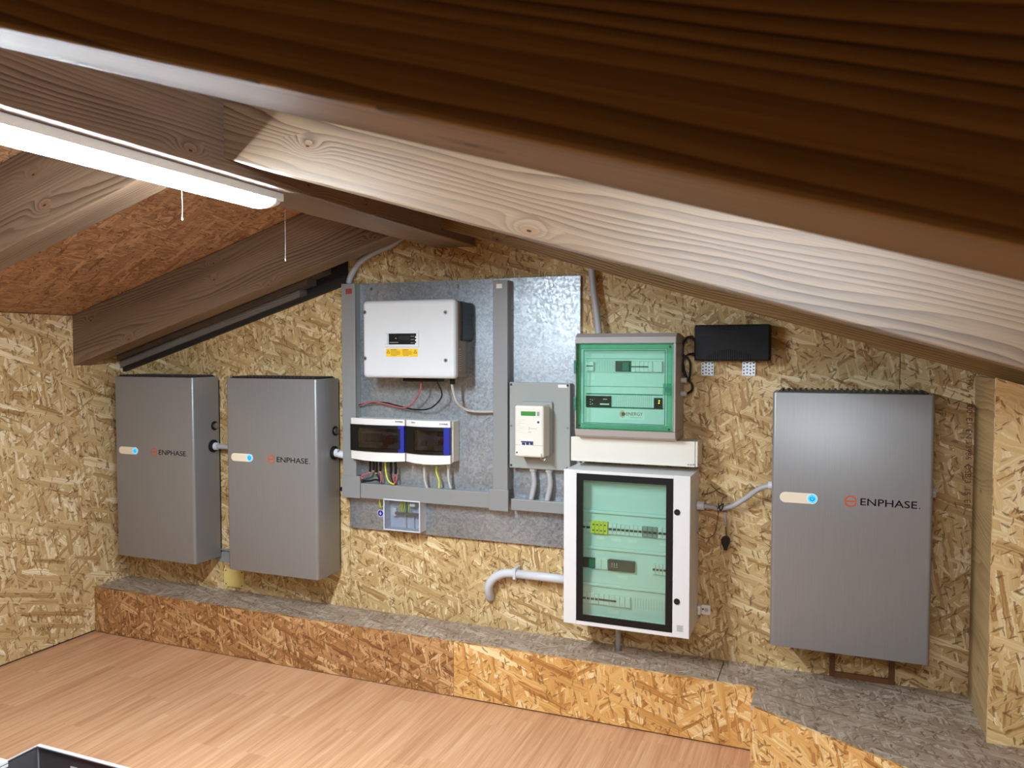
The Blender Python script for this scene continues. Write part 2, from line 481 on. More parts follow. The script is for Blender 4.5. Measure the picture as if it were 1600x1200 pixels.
def frame(bm, x0, x1, z0, z1, w, y0, y1, bev=0.0):
    """rectangular picture-frame border of width w"""
    box(bm, x0, x1, y0, y1, z1 - w, z1, bev)
    box(bm, x0, x1, y0, y1, z0, z0 + w, bev)
    box(bm, x0, x0 + w, y0, y1, z0 + w, z1 - w, bev)
    box(bm, x1 - w, x1, y0, y1, z0 + w, z1 - w, bev)
    return bm

def uv_box(bm, R=None):
    l = bm.loops.layers.uv.verify()
    for f in bm.faces:
        n = f.normal if R is None else R @ f.normal
        a = max(range(3), key=lambda i: abs(n[i]))
        for lp in f.loops:
            c = lp.vert.co if R is None else R @ lp.vert.co
            lp[l].uv = {0: (c.y, c.z), 1: (c.x, c.z), 2: (c.x, c.y)}[a]

def org(o):
    v = Vector((0, 0, 0))
    while o is not None: v = v + o.location; o = o.parent
    return v

def obj(name, bm, mat, parent=None, label=None, R=None, kind=None, local=False, smooth=None):
    """ONE mesh object; bm is in room coordinates (or, local=True, in the thing's own)"""
    bm.normal_update()
    uv_box(bm, R)
    if parent is not None and not local:
        bmesh.ops.translate(bm, verts=bm.verts, vec=-org(parent))
    me = bpy.data.meshes.new(name)
    bm.to_mesh(me); bm.free()
    if smooth is not None:
        for p in me.polygons: p.use_smooth = smooth
    o = bpy.data.objects.new(name, me)
    me.materials.append(M[mat] if isinstance(mat, str) else mat)
    COL.objects.link(o)
    if parent is not None: o.parent = parent
    if label: o['label'] = label
    if kind: o['kind'] = kind
    return o

def tag(o, label, cat, group=None, kind=None):
    o['label'] = label; o['category'] = cat
    if group: o['group'] = group
    if kind: o['kind'] = kind
    return o

def thing(name, loc, label, cat, group=None, kind=None):
    o = bpy.data.objects.new(name, None)
    COL.objects.link(o); o.location = loc
    o.empty_display_size = 0.05
    return tag(o, label, cat, group, kind)

def copy_tree(o, parent=None):
    c = o.copy(); COL.objects.link(c)
    c.parent = parent
    for ch in list(o.children): copy_tree(ch, c)
    return c

def lettering(txt, x, z, y, height, mat, parent, width=None, bold=0.0, local=False, th=0.0003, vertical=False, name='lettering'):
    """flat letters on a front face (normal -y), left-aligned at x, base line z"""
    cu = bpy.data.curves.new('letters', 'FONT')
    cu.body = txt; cu.size = 1.0; cu.offset = bold; cu.extrude = 0.0; cu.resolution_u = 3
    t = bpy.data.objects.new('letters', cu); COL.objects.link(t)
    bpy.context.view_layer.update()
    me = bpy.data.meshes.new_from_object(t)
    bpy.data.objects.remove(t); bpy.data.curves.remove(cu)
    bm = bmesh.new(); bm.from_mesh(me); bpy.data.meshes.remove(me)
    xs = [v.co.x for v in bm.verts]; ys = [v.co.y for v in bm.verts]
    w = max(xs) - min(xs); hh = max(ys) - min(ys); xm = min(xs); ym = min(ys)
    sz = height / hh; sx = sz if width is None else width / w
    for v in bm.verts:
        a, b = (v.co.x - xm) * sx, (v.co.y - ym) * sz
        if vertical: v.co = Vector((x + b, y, z - a)) if vertical == 'down' else Vector((x - b, y, z + a))
        else: v.co = Vector((x + a, y, z + b))
    bm.normal_update()
    for f in list(bm.faces):
        if f.normal.y > 0: f.normal_flip()
    ex = bmesh.ops.extrude_face_region(bm, geom=list(bm.faces))
    bmesh.ops.translate(bm, verts=[g for g in ex['geom'] if isinstance(g, bmesh.types.BMVert)], vec=(0, -th, 0))
    bmesh.ops.recalc_face_normals(bm, faces=bm.faces)
    return obj(name, bm, mat, parent, local=local)

# ------------------------------------------------------------------ room numbers (metres)
XW = -0.1462            # left wall
XM = 1.9656             # ridge axis
SL = 0.2986             # roof slope
ZB = 1.4763             # rafter underside at the left wall
HR = 0.2699             # rafter height
YA, YB_, SP, RW = -0.3369, -1.6438, 1.3069, 0.114
LZ, LY = 0.2511, -0.2389     # ledge top, ledge front
XR, YF = 4.95, -5.2          # right eave, wall behind the camera
def zl(x): return ZB + SL * (x - XW)                 # left rafter underside
def zr(x): return zl(2 * XM - x)                     # right rafter underside
RX0, RX1, RZ = 2 * XM - 2.0671, 2.0671, 2.0414       # ridge beam

# ------------------------------------------------------------------ setting
fl = obj('floor', bx(XW - 0.02, XR, YF, 0.0, -0.05, 0.0), 'floor')
tag(fl, 'orange beech laminate floor below the ledge', 'floor', kind='structure')

wb = obj('wall_back', prism(bmesh.new(), [(XW - 0.05, -0.05), (XR + 0.05, -0.05), (XR + 0.05, zr(XR) + HR), (XM, zl(XM) + HR + 0.02), (XW - 0.05, zl(XW) + HR)], 'y', 0.022, 0.06), 'darkgap')
tag(wb, 'gable end wall faced with strand board sheets', 'wall', kind='structure')
def topl(x): return 1.4365 + 0.2985 * (x + 0.138)    # upper edge of the sheet left of the metal panel
g = 0.0012
obj('panel', prism(bmesh.new(), [(XW, 0.0), (1.366 - g, 0.0), (1.366 - g, topl(1.366)), (XW, topl(XW))], 'y', 0.0, 0.02), 'osb_gable', wb)
obj('panel', prism(bmesh.new(), [(1.366 + g, 0.0), (3.858 - g, 0.0), (3.858 - g, zr(3.858) + HR - 0.004), (XM, zl(XM) + HR - 0.004), (1.366 + g, zl(1.366) + HR - 0.004)], 'y', 0.0, 0.02), 'osb_gable', wb)
obj('panel', prism(bmesh.new(), [(3.858 + g, 0.0), (XR, 0.0), (XR, zr(XR) + HR - 0.004), (3.858 + g, zr(3.858) + HR - 0.004)], 'y', 0.0, 0.02), 'osb_wall', wb)

wl = obj('wall_left', bx(XW - 0.02, XW, YF, 0.0, 0.011, zl(XW) + HR - 0.004), 'osb_wall')
tag(wl, 'pale strand board wall at the left under the eave', 'wall', kind='structure')
tr = obj('trim_1', bx(XW - 0.04, XW - 0.021, YF, 0.0, -0.05, 1.7), 'darkgap')
tag(tr, 'dark backing behind the left wall board', 'trim', kind='structure')
wf = obj('wall_front', prism(bmesh.new(), [(XW - 0.02, 0.0), (XR, 0.0), (XR, zr(XR) + HR), (XM, zl(XM) + HR), (XW - 0.02, zl(XW) + HR)], 'y', YF, YF - 0.02), 'osb_wall')
tag(wf, 'strand board wall behind the viewer', 'wall', kind='structure')
wr = obj('wall_right', bx(XR, XR + 0.02, YF, 0.06, -0.05, zr(XR) + HR), 'osb_wall')
tag(wr, 'low strand board wall under the right eave', 'wall', kind='structure')
ce = obj('ceiling', prism(bmesh.new(), [(XW - 0.05, zl(XW - 0.05) + HR), (XM, zl(XM) + HR), (XM, zl(XM) + HR + 0.02), (XW - 0.05, zl(XW - 0.05) + HR + 0.02)], 'y', YF - 0.02, 0.06), 'osb_ceiling', R=Matrix.Rotation(math.atan(SL), 3, 'Y'))
tag(ce, 'reddish strand board ceiling on the left slope', 'ceiling', kind='structure')
ce2 = obj('ceiling', prism(bmesh.new(), [(XM, zl(XM) + HR), (XR + 0.05, zr(XR + 0.05) + HR), (XR + 0.05, zr(XR + 0.05) + HR + 0.02), (XM, zl(XM) + HR + 0.02)], 'y', YF - 0.02, 0.06), 'osb_ceiling', R=Matrix.Rotation(-math.atan(SL), 3, 'Y'))
tag(ce2, 'strand board ceiling on the right slope above the rafters', 'ceiling', kind='structure')

a_ = at(1522, 586, y=-0.0005); b_ = at(1514, 790, y=-0.0005)
lettering('5190  4  300  E1  EN 13986  OSB/3  15  E1', a_.x - 0.022, a_.z, 0.0, 0.020, 'brown_print', wb, width=a_.z - b_.z, vertical='down', name='stamped_lettering')

# boxed pier at the right
PX = 4.110
pier = thing('boxed_pier', (PX, -0.2, LZ), 'pale strand board pier standing on the ledge beside the last battery', 'pier')
def ztop(x): return zr(x) - 0.001
zt = ztop(PX) - 0.0
def pier_pts(x0, x1, off=0.0): return [(x0, LZ + 0.0006), (x1, LZ + 0.0006), (x1, ztop(x1)), (x0, ztop(x0))]
obj('front_panel', prism(bmesh.new(), pier_pts(PX, XR - 0.002), 'y', -0.392, -0.376), 'osb_pillar', pier)
obj('side_panel', prism(bmesh.new(), [(-0.3755, LZ + 0.0006), (-0.0005, LZ + 0.0006), (-0.0005, ztop(PX + 0.016)), (-0.3755, ztop(PX + 0.016))], 'x', PX + 0.001, PX + 0.016), 'osb_edge', pier, 'streaky pale side board')

# ------------------------------------------------------------------ roof timbers
def rafter(side, y0, label, mat):
    ang = math.atan(SL) * (1 if side == 'l' else -1)
    bm = bmesh.new()
    if side == 'l':
        xa, xb, zf = XW + 0.001, RX0 - 0.0005, zl
    else:
        xa, xb, zf = RX1 + 0.0005, XR - 0.001, zr
    pts = [(xa, zf(xa)), (xb, zf(xb)), (xb, zf(xb) + HR - 0.002), (xa, zf(xa) + HR - 0.002)]
    prism(bm, pts, 'y', y0, y0 + RW)
    es = [e for e in bm.edges if abs(e.verts[0].co.x - e.verts[1].co.x) > 0.5]
    bmesh.ops.bevel(bm, geom=es, offset=0.004, segments=2, profile=0.5, affect='EDGES')
    o = obj('rafter', bm, mat, R=Matrix.Rotation(ang, 3, 'Y'))
    return tag(o, label, 'beam', 'roof rafters', 'thing')
rb = bx(RX0, RX1, YF, -0.0005, RZ, zl(RX0) + HR - 0.004, bev=0.004)
rg = obj('ridge_beam', rb, 'ridge', R=Matrix.Rotation(math.radians(-90), 3, 'Z'))
tag(rg, 'dark stained ridge beam carrying the lit tube lamp', 'beam', kind='thing')
rafter('l', YA, 'brown left rafter nearest the gable, ending above the first battery', 'beam_shaded')
rafter('l', YB_, 'brown left rafter with a brightly lit underside behind the tube lamp', 'beam_shaded')
rafter('r', YB_ - 2 * SP, 'right rafter behind the viewer, out of the frame', 'beam_warm')
rafter('l', YB_ - SP, 'left rafter of the third pair beside the lamp end, out of frame', 'beam')
rafter('r', YA, 'dark right rafter closest to the gable, seen as a thin band', 'beam_warm')
rafter('r', YB_, 'right rafter whose whole face is bleached bright by the lamp', 'beam')
rafter('r', YB_ - SP, 'big dark blurred rafter crossing the top, nearest the viewer', 'beam_warm')

# dark strips in the gap between the left rafter and the gable
def strip(y0, y1, h0, h1, mat, label, name='dark_batten', xe=1.364, x0=XW + 0.002):
    pts = [(x0, topl(x0) + h0), (xe, topl(xe) + h0), (xe, topl(xe) + h1), (x0, topl(x0) + h1)]
    o = obj(name, prism(bmesh.new(), pts, 'y', y0, y1), mat, R=Matrix.Rotation(math.atan(SL), 3, 'Y'))
    return tag(o, label, 'batten', 'dark battens under the roof', 'thing')
strip(-0.022, 0.020, 0.001, 0.022, 'darkgap', 'black edge strip on top of the sloping strand board')
strip(-0.040, 0.020, 0.023, 0.062, 'darkstrip', 'weathered grey strip above the black edge strip', xe=1.10)
strip(-0.060, 0.020, 0.064, 0.092, 'darkstrip', 'dark batten tucked under the left rafter', xe=1.16)
strip(-0.085, 0.020, 0.094, 0.125, 'darkstrip', 'uppermost dark strip behind the left rafter', xe=1.25)

# ------------------------------------------------------------------ ledge
ld = thing('boxed_ledge', (1.6, -0.12, 0.0), 'boxed strand board ledge along the foot of the gable wall', 'ledge')
SX = 3.215
obj('top_board', prism(bmesh.new(), [(XW + 0.001, -0.001), (XW + 0.001, LY + 0.015), (SX - 0.0025, LY + 0.015), (SX - 0.0025, -0.001)], 'z', LZ - 0.018, LZ), 'osb_top', ld)
dgx = XR - 0.002
dgy = -0.41 - 0.5485 * (dgx - 3.364)
DX, DY = 3.364, -0.41
obj('top_board', prism(bmesh.new(), [(SX + g, -0.001), (SX + g, LY + 0.015), (3.357, LY + 0.015), (3.357, DY + 0.010), (DX + 0.006, DY + 0.008), (dgx, dgy + 0.014), (dgx, -0.001)], 'z', LZ - 0.018, LZ), 'osb_top', ld)
obj('front_board', bx(XW + 0.001, 2.0635, LY, LY + 0.0145, 0.004, LZ - 0.0005), 'osb_front_dark', ld, 'browner front board')
obj('front_board', bx(2.0655, 3.356, LY - 0.0015, LY + 0.0145, 0.007, LZ + 0.0005), 'osb_front_light', ld, 'lighter orange front board')
dv = Vector((dgx - DX, dgy - DY, 0)); L = dv.length; dv.normalize(); nv = Vector((-dv.y, dv.x, 0))
p0 = Vector((DX, DY, 0))
poly = [p0, p0 + dv * L, p0 + dv * L + nv * 0.012, p0 + nv * 0.012]
obj('front_board', prism(bmesh.new(), [(p.x, p.y) for p in poly], 'z', 0.002, LZ + 0.0005), 'osb_front_light', ld, 'angled front board', R=Matrix.Rotation(-math.atan2(dv.y, dv.x), 3, 'Z'))
obj('end_board', bx(3.3575, 3.3635, DY + 0.004, LY - 0.002, 0.002, LZ - 0.0185), 'osb_front_light', ld)

# ------------------------------------------------------------------ lamp
lamp = thing('tube_lamp', (XM + 0.005, -1.32, RZ), 'long lit white tube lamp under the ridge beam', 'lamp')
lx, ly0, ly1 = XM + 0.004, -1.335, -2.50
obj('housing', bx(lx - 0.058, lx + 0.058, ly1, ly0 - 0.004, RZ - 0.026, RZ - 0.0005, bev=0.004), 'white', lamp)
def lamp_diffuser(parent, lx, ya, yb, zc):
    n = 14
    def arc(y, wx=1.0, hz=1.0):
        return [(lx + 0.055 * wx * math.cos(math.pi * k / n), y, zc - 0.022 * hz * math.sin(math.pi * k / n)) for k in range(n + 1)]
    bm = bmesh.new(); A = [bm.verts.new(c) for c in arc(ya)]; B = [bm.verts.new(c) for c in arc(yb)]
    for k in range(n): bm.faces.new((A[k], A[k + 1], B[k + 1], B[k]))
    bm.faces.new((A[0], B[0], B[n], A[n])); bm.faces.new(A[::-1]); bm.faces.new(B)
    bmesh.ops.recalc_face_normals(bm, faces=bm.faces)
    obj('diffuser', bm, 'tube', parent)
    for y0, y1 in ((ya, ya + 0.040), (yb, yb - 0.040)):
        bm = bmesh.new(); pr = None
        for s_ in range(6):
            t = s_ / 5; k2 = math.sqrt(max(0.0, 1 - (t * 0.97) ** 2))
            rg_ = [bm.verts.new(c) for c in arc(y0 + (y1 - y0) * t + (0.0005 if y1 > y0 else -0.0005), 0.6 + 0.42 * k2, 1.04 * k2)]
            if pr:
                for k in range(n): bm.faces.new((pr[k], pr[k + 1], rg_[k + 1], rg_[k]))
                bm.faces.new((pr[0], rg_[0], rg_[n], pr[n]))
            else: bm.faces.new(rg_)
            pr = rg_
        bm.faces.new(pr[::-1])
        bmesh.ops.recalc_face_normals(bm, faces=bm.faces)
        for f in bm.faces: f.smooth = True
        obj('end_cap', bm, 'white', parent)
lamp_diffuser(lamp, lx, ly0 - 0.042, ly1 + 0.03, RZ - 0.0265)
# added unseen fill tube on the near rafter's far face, brightening the next one
bx0, bx1, byy = 2.95, 3.85, -2.755
bxm = (bx0 + bx1) / 2; byy = YB_ - SP + RW + 0.0005; bzm = zr(bxm) + 0.125
fill_lamp = thing('tube_lamp', (bxm, byy, bzm), 'added unseen fill lamp on the back face of the big near rafter', 'lamp')
fill_lamp.rotation_euler = (math.radians(90), math.atan(SL), 0)
bm = bmesh.new(); box(bm, -0.46, 0.46, -0.058, 0.058, -0.026, -0.001, bev=0.004); obj('housing', bm, 'white', fill_lamp, local=True)
bm = bmesh.new(); pr = None
for x in (-0.45, 0.45):
    rg_ = [bm.verts.new((x, 0.055 * math.cos(math.pi * k / 12), -0.0265 - 0.022 * math.sin(math.pi * k / 12))) for k in range(13)]
    if pr:
        for k in range(12): bm.faces.new((pr[k], pr[k + 1], rg_[k + 1], rg_[k]))
        bm.faces.new((pr[0], rg_[0], rg_[12], pr[12]))
    else: bm.faces.new(rg_)
    pr = rg_
bm.faces.new(pr[::-1]); bmesh.ops.recalc_face_normals(bm, faces=bm.faces)
obj('diffuser', bm, 'fill_tube', fill_lamp, local=True)

# ------------------------------------------------------------------ batteries
BW, BH, BD, BY = 0.55, 0.98, 0.188, -0.2091
spots = [(0.0, 0.4367), (0.7685, 0.4376), (3.4074, 0.4172)]
labels = ['grey wall battery in the left corner, first from the left wall',
          'grey wall battery between the corner battery and the metal panel',
          'large grey wall battery hanging alone beside the strand board pier']
bat = thing('wall_battery', (spots[0][0], BY, spots[0][1]), labels[0], 'battery', 'grey wall batteries')
def b_obj(name, bm, mat, parent=bat, label=None): return obj(name, bm, mat, parent, label, local=True)
bm = bmesh.new()
R_ = 0.014
prof = [(0, BD)]
for k in range(7):
    a = math.radians(180 + 90 * k / 6); prof.append((R_ + R_ * math.cos(a), R_ + R_ * math.sin(a)))
for k in range(7):
    a = math.radians(270 + 90 * k / 6); prof.append((BW - R_ + R_ * math.cos(a), R_ + R_ * math.sin(a)))
prof.append((BW, BD))
prism(bm, prof, 'z', 0, BH)
for f in bm.faces: f.smooth = abs(f.normal.z) < 0.5
cov = b_obj('cover', bm, 'battery')
md = cov.modifiers.new('edge', 'BEVEL'); md.width = 0.003; md.segments = 2; md.limit_method = 'ANGLE'; md.angle_limit = math.radians(50)
b_obj('back_plate', bx(0.012, BW - 0.012, BD, BD + 0.0195, 0.02, BH - 0.02), 'black')
bm = bmesh.new(); box(bm, 0.02, BW - 0.02, 0.012, BD - 0.006, BH, BH + 0.004)
vent = b_obj('top_vent', bm, 'black')
bm = bmesh.new()
for k in range(24):
    x = 0.026 + k * (BW - 0.06) / 23
    box(bm, x, x + 0.008, 0.014, BD - 0.01, BH + 0.004, BH + 0.010)
fin = b_obj('vent_fin', bm, 'fin', vent); fin['kind'] = 'stuff'
w = b_obj('status_window', pill(bmesh.new(), 0.030, 0.166, 0.560, 0.600, 0, 0.0025), 'pill')
b_obj('window_surround', cyl(bmesh.new(), (0.146, -0.0025, 0.580), 0.0195, 0.0004), 'sticker_white', w)
pb = b_obj('power_button', cyl(bmesh.new(), (0.146, -0.0025, 0.580), 0.0160, 0.0008), 'led_blue', w, 'glowing blue button')
bm = bmesh.new(); ring_arc(bm, 0.146, 0.580, -0.0034, 0.0055, 0.0085, -230, 50); box(bm, 0.1448, 0.1472, -0.0038, -0.0034, 0.581, 0.590)
b_obj('power_symbol', bm, 'led_blue_deep', w)
bm = bmesh.new()
cx, cz, ro, ri = 0.279, 0.5795, 0.0212, 0.0165
ring_arc(bm, cx, cz, 0, ri, ro, 14, 172); ring_arc(bm, cx, cz, 0, ri, ro, 194, 346)
box(bm, cx - 0.0205, cx + 0.0195, -0.0004, 0, cz - 0.0024, cz + 0.0024)
b_obj('emblem', bm, 'orange')
lettering('ENPHASE', 0.312, 0.5675, 0, 0.0265, 'logo_dark', bat, width=0.187, local=True, bold=0.006)
b_obj('trade_mark_dot', cyl(bmesh.new(), (0.507, 0, 0.570), 0.0022, 0.0004, n=8), 'logo_dark')
# right side: blanking plug and cable entry
b_obj('cable_entry', cyl(bmesh.new(), (BW + 0.006, 0.140, 0.609), 0.034, 0.006, axis='x'), 'black')
b_obj('gland', cyl(bmesh.new(), (BW + 0.024, 0.150, 0.607), 0.019, 0.018, axis='x', r2=0.021), 'conduit_light')
bp = b_obj('blanking_plug', cyl(bmesh.new(), (BW + 0.004, 0.152, 0.717), 0.024, 0.004, axis='x'), 'black')
b_obj('plug_cap', cyl(bmesh.new(), (BW + 0.009, 0.156, 0.717), 0.016, 0.005, axis='x'), 'steel', bp)
bats = [bat]
for k in (1, 2):
    c = copy_tree(bat); c.location = (spots[k][0], BY, spots[k][1]); c['label'] = labels[k]; bats.append(c)

# ------------------------------------------------------------------ galvanised panel
mp = thing('metal_panel', (1.95, -0.01, 0.66), 'large galvanised steel sheet screwed to the gable wall', 'panel')
obj('sheet', bx(1.381, 2.583, -0.020, -0.0175, 0.666, 1.886), 'galv', mp)
obj('spacer_batten', bx(1.40, 1.44, -0.0175, -0.0003, 0.67, 1.87), 'darkgap', mp)
obj('spacer_batten', bx(2.52, 2.56, -0.0175, -0.0003, 0.67, 1.87), 'darkgap', mp)
for (u, v) in ((580, 452), (715, 447), (863, 446), (581, 815), (714, 830), (858, 847), (870, 820)):
    p = at(u, v, y=-0.0205)
    obj('screw', cyl(bmesh.new(), (p.x, -0.02, p.z), 0.0085, 0.004, n=10, r2=0.006), 'steel', mp)

# grey cable trunking
ct = thing('cable_trunking', (1.40, -0.05, 0.85), 'grey square cable trunking framing the inverter on the metal panel', 'trunking')
TY = -0.075
x0, x1, z0, z1 = 1.374, 1.452, 0.93, 1.884
def trunk(xa, xb, za, zb, vertical):
    o = obj('trunking_lid', bx(xa, xb, TY, TY + 0.012, za, zb, bev=0.003), 'trunk', ct)
    i = 0.003
    if vertical: obj('trunking_base', bx(xa + i, xb - i, TY + 0.012, -0.0202, za, zb), 'trunk', ct)
    else: obj('trunking_base', bx(xa, xb, TY + 0.012, -0.0202, za + i, zb - i), 'trunk', ct)
trunk(1.374, 1.451, 0.936, 1.884, True)
xm0, xm1 = at(770, 600, y=TY).x, at(793, 600, y=TY).x
trunk(xm0, xm1, 0.92, 1.873, True)
zh0, zh1 = at(660, 786, y=TY).z, at(660, 762, y=TY).z
trunk(1.476, 2.168, zh0, zh1, False)
obj('corner_cover', bx(1.370, 1.474, TY - 0.003, TY + 0.010, zh0 - 0.003, 0.938, bev=0.003), 'trunk', ct)
obj('corner_cover', bx(2.166, xm1 + 0.004, TY - 0.003, TY + 0.010, zh0 - 0.008, 0.922, bev=0.003), 'trunk', ct)
a = at(545, 455, y=TY); obj('red_sticker', bx(a.x - 0.018, a.x + 0.018, TY - 0.0006, TY, a.z - 0.014, a.z + 0.012), 'sticker_red', ct)
a = at(780, 447, y=TY); obj('white_sticker', bx(a.x - 0.014, a.x + 0.014, TY - 0.0006, TY, a.z - 0.010, a.z + 0.010), 'sticker_white', ct)
lettering('1A0', a.x - 0.009, a.z - 0.004, TY - 0.0006, 0.008, 'print_grey', ct) if False else None
obj('end_gland', cyl(bmesh.new(), (1.373, TY + 0.03, 0.862), 0.014, 0.030, axis='x', r2=0.010), 'black', ct)
c2 = thing('cable_trunking', (2.4, -0.05, 0.85), 'short grey trunking run under the meter board reaching behind the glass cabinet', 'trunking')
ya = TY
x0 = at(797, 785, y=ya).x
zt1, zt0 = at(835, 782, y=ya).z, at(835, 800, y=ya).z
obj('trunking_lid', bx(x0 + 0.004, 2.57, ya, ya + 0.012, zt0, zt1, bev=0.003), 'trunk', c2)
obj('trunking_base', bx(x0 + 0.004, 2.57, ya + 0.012, -0.0202, zt0 + 0.003, zt1 - 0.003), 'trunk', c2)

# ------------------------------------------------------------------ inverter
iy = -0.215
iv = thing('inverter', (1.82, -0.02, 1.43), 'pale grey solar inverter with a small display and a yellow warning sticker', 'inverter')
ix0, ix1, iz0, iz1 = 1.584, 2.064, 1.430, 1.786
fc = obj('front_cover', bx(ix0, ix1, iy, iy + 0.030, iz0, iz1, bev=0.018, seg=4, edges='f'), 'inverter', iv)
obj('housing', bx(ix0 + 0.008, ix1 - 0.006, iy + 0.030, -0.085, iz0 + 0.006, iz1 - 0.006, bev=0.008), 'inv_body', iv)
bm = bmesh.new()
box(bm, ix0 + 0.03, ix1 + 0.002, -0.150, -0.030, 1.600, iz1 - 0.010, bev=0.006)
obj('heat_sink', bm, 'black', iv)
bm = bmesh.new()
for k in range(16):
    z = 1.607 + k * 0.0105
    box(bm, ix1 + 0.002, ix1 + 0.006, -0.146, -0.034, z, z + 0.004)
obj('cooling_fin', bm, 'black', iv, kind='stuff')
obj('wall_bracket', bx(ix0 + 0.05, ix1 - 0.03, -0.085, -0.0202, 1.455, 1.60), 'inv_body', iv)
for (u, v) in ((568.5, 488), (696, 488), (570, 560), (696.5, 563)):
    p = at(u, v, y=iy)
    s = obj('screw', cyl(bmesh.new(), (min(max(p.x, ix0 + 0.014), ix1 - 0.02), iy, p.z), 0.009, 0.002, n=14), 'steel', iv)
    q = org(s); 
    obj('socket', cyl(bmesh.new(), (min(max(p.x, ix0 + 0.014), ix1 - 0.02), iy - 0.002, p.z), 0.004, 0.0006, n=8), 'print', s)
def iz(X, Y): return 560 + X / 8.42, 460 + Y / 8.42
def irc(X0, Y0, X1, Y1, y): return rc(*iz(X0, Y0), *iz(X1, Y1), y)
a = irc(352, 480, 798, 695, iy)
obj('display_bezel', frame(bmesh.new(), a[0], a[1], a[2], a[3], 0.013, iy - 0.005, iy, bev=0.002), 'inverter', iv)
a = irc(402, 512, 775, 658, iy)
ds = obj('display', bx(a[0], a[1], iy - 0.003, iy, a[2], a[3]), 'black', iv)
b = irc(535, 548, 680, 598, iy); obj('screen', bx(b[0], b[1], iy - 0.0034, iy - 0.003, b[2], b[3]), plain('dim_lcd', (34, 44, 38), 0.3), ds)
for (X, Y) in ((760, 562), (760, 604), (760, 648)):
    p = at(*iz(X, Y), y=iy); obj('button', cyl(bmesh.new(), (p.x, iy - 0.003, p.z), 0.0038, 0.001, n=10), 'sticker_white', ds)
bm = bmesh.new()
for (X0, X1, Y) in ((692, 738, 550), (692, 738, 593), (692, 738, 636)):
    b = irc(X0, Y - 3, X1, Y + 3, iy); box(bm, b[0], b[1], iy - 0.0033, iy - 0.003, b[2], b[3])
b = irc(415, 629, 530, 637, iy); box(bm, b[0], b[1], iy - 0.0033, iy - 0.003, b[2], b[3])
b = irc(488, 572, 505, 584, iy); box(bm, b[0], b[1], iy - 0.0033, iy - 0.003, b[2], b[3])
obj('display_print', bm, 'print_grey', ds, kind='stuff')
a = irc(365, 715, 783, 820, iy)
st = obj('warning_sticker', bx(a[0], a[1], iy - 0.0006, iy, a[2], a[3]), 'sticker_yellow', iv)
bm = bmesh.new()
for (xc, flip) in ((a[0] + 0.011, 1), (a[1] - 0.013, 1)):
    r0 = 0.0095; zc = a[2] + (a[3] - a[2]) * 0.62
    prism(bm, [(xc - r0, zc - 0.008), (xc + r0, zc - 0.008), (xc, zc + 0.010)], 'y', iy - 0.0006, iy - 0.0009)
xm = (a[0] + a[1]) / 2
for k in range(5):
    z = a[3] - 0.007 - k * 0.0062
    for (xa, xb) in ((a[0] + 0.024, xm - 0.006), (xm + 0.003, a[1] - 0.028)):
        box(bm, xa + (0.004 if k == 4 else 0), xb - (0.02 if k in (0, 4) else 0.004 * (k % 2)), iy - 0.0009, iy - 0.0006, z, z + (0.0032 if k == 0 else 0.002))
obj('warning_print', bm, plain('brown_warning_print', (120, 84, 10), 0.6), st, kind='stuff')
bm = bmesh.new()
for (xc, flip) in ((a[0] + 0.011, 1), (a[1] - 0.013, 1)):
    zc = a[2] + (a[3] - a[2]) * 0.62
    prism(bm, [(xc - 0.005, zc - 0.0055), (xc + 0.005, zc - 0.0055), (xc, zc + 0.0045)], 'y', iy - 0.0009, iy - 0.0011)
obj('warning_triangle', bm, 'sticker_yellow', st, kind='stuff')
# rating plate on the right flank, sockets and leads below
rp = obj('rating_plate', bx(ix1 - 0.006, ix1 - 0.005, -0.165, -0.145, 1.465, 1.565), plain('tan_plate', (176, 164, 142), 0.5), iv)
bm = bmesh.new()
for k in range(9): box(bm, ix1 - 0.005, ix1 - 0.0046, -0.161, -0.149 + 0.001 * (k % 2), 1.472 + k * 0.010, 1.4755 + k * 0.010)
obj('rating_print', bm, 'print', rp, kind='stuff')
p0_, p1_ = at(634, 592, y=-0.13), at(690, 600, y=-0.13)
obj('connector_block', bx(p0_.x, p1_.x, -0.160, -0.100, 1.412, 1.436, bev=0.004), 'black', iv)
gx = at(707, 597, y=-0.13)
obj('gland', cyl(bmesh.new(), (gx.x, -0.13, 1.437), 0.014, 0.035, axis='z', r2=0.011), 'black', iv)
def pp(y, *uv): return [at(u, v, y=y) for u, v in uv]
def pth(*uvy): return [at(u, v, y=y) for u, v, y in uvy]
obj('red_lead', tube(bmesh.new(), pth((658, 597, -0.13), (656, 612, -0.12), (645, 630, -0.09), (630, 637, -0.07), (606, 632, -0.06), (585, 628, -0.055), (570, 631, -0.05), (561, 634, -0.045)), 0.0035, 8), 'pink', iv)
obj('black_lead', tube(bmesh.new(), pth((683, 597, -0.13), (690, 612, -0.12), (688, 624, -0.10), (672, 638, -0.08), (650, 640, -0.06), (625, 635, -0.055), (600, 629, -0.052), (575, 630, -0.05), (561, 633, -0.045)), 0.0035, 8), 'black', iv)
obj('grey_cable', tube(bmesh.new(), pth((706, 598, -0.13), (708, 610, -0.12), (714, 628, -0.10), (728, 640, -0.07), (748, 643, -0.055), (772, 643, -0.05)), 0.0065, 8), 'cable_grey', iv)

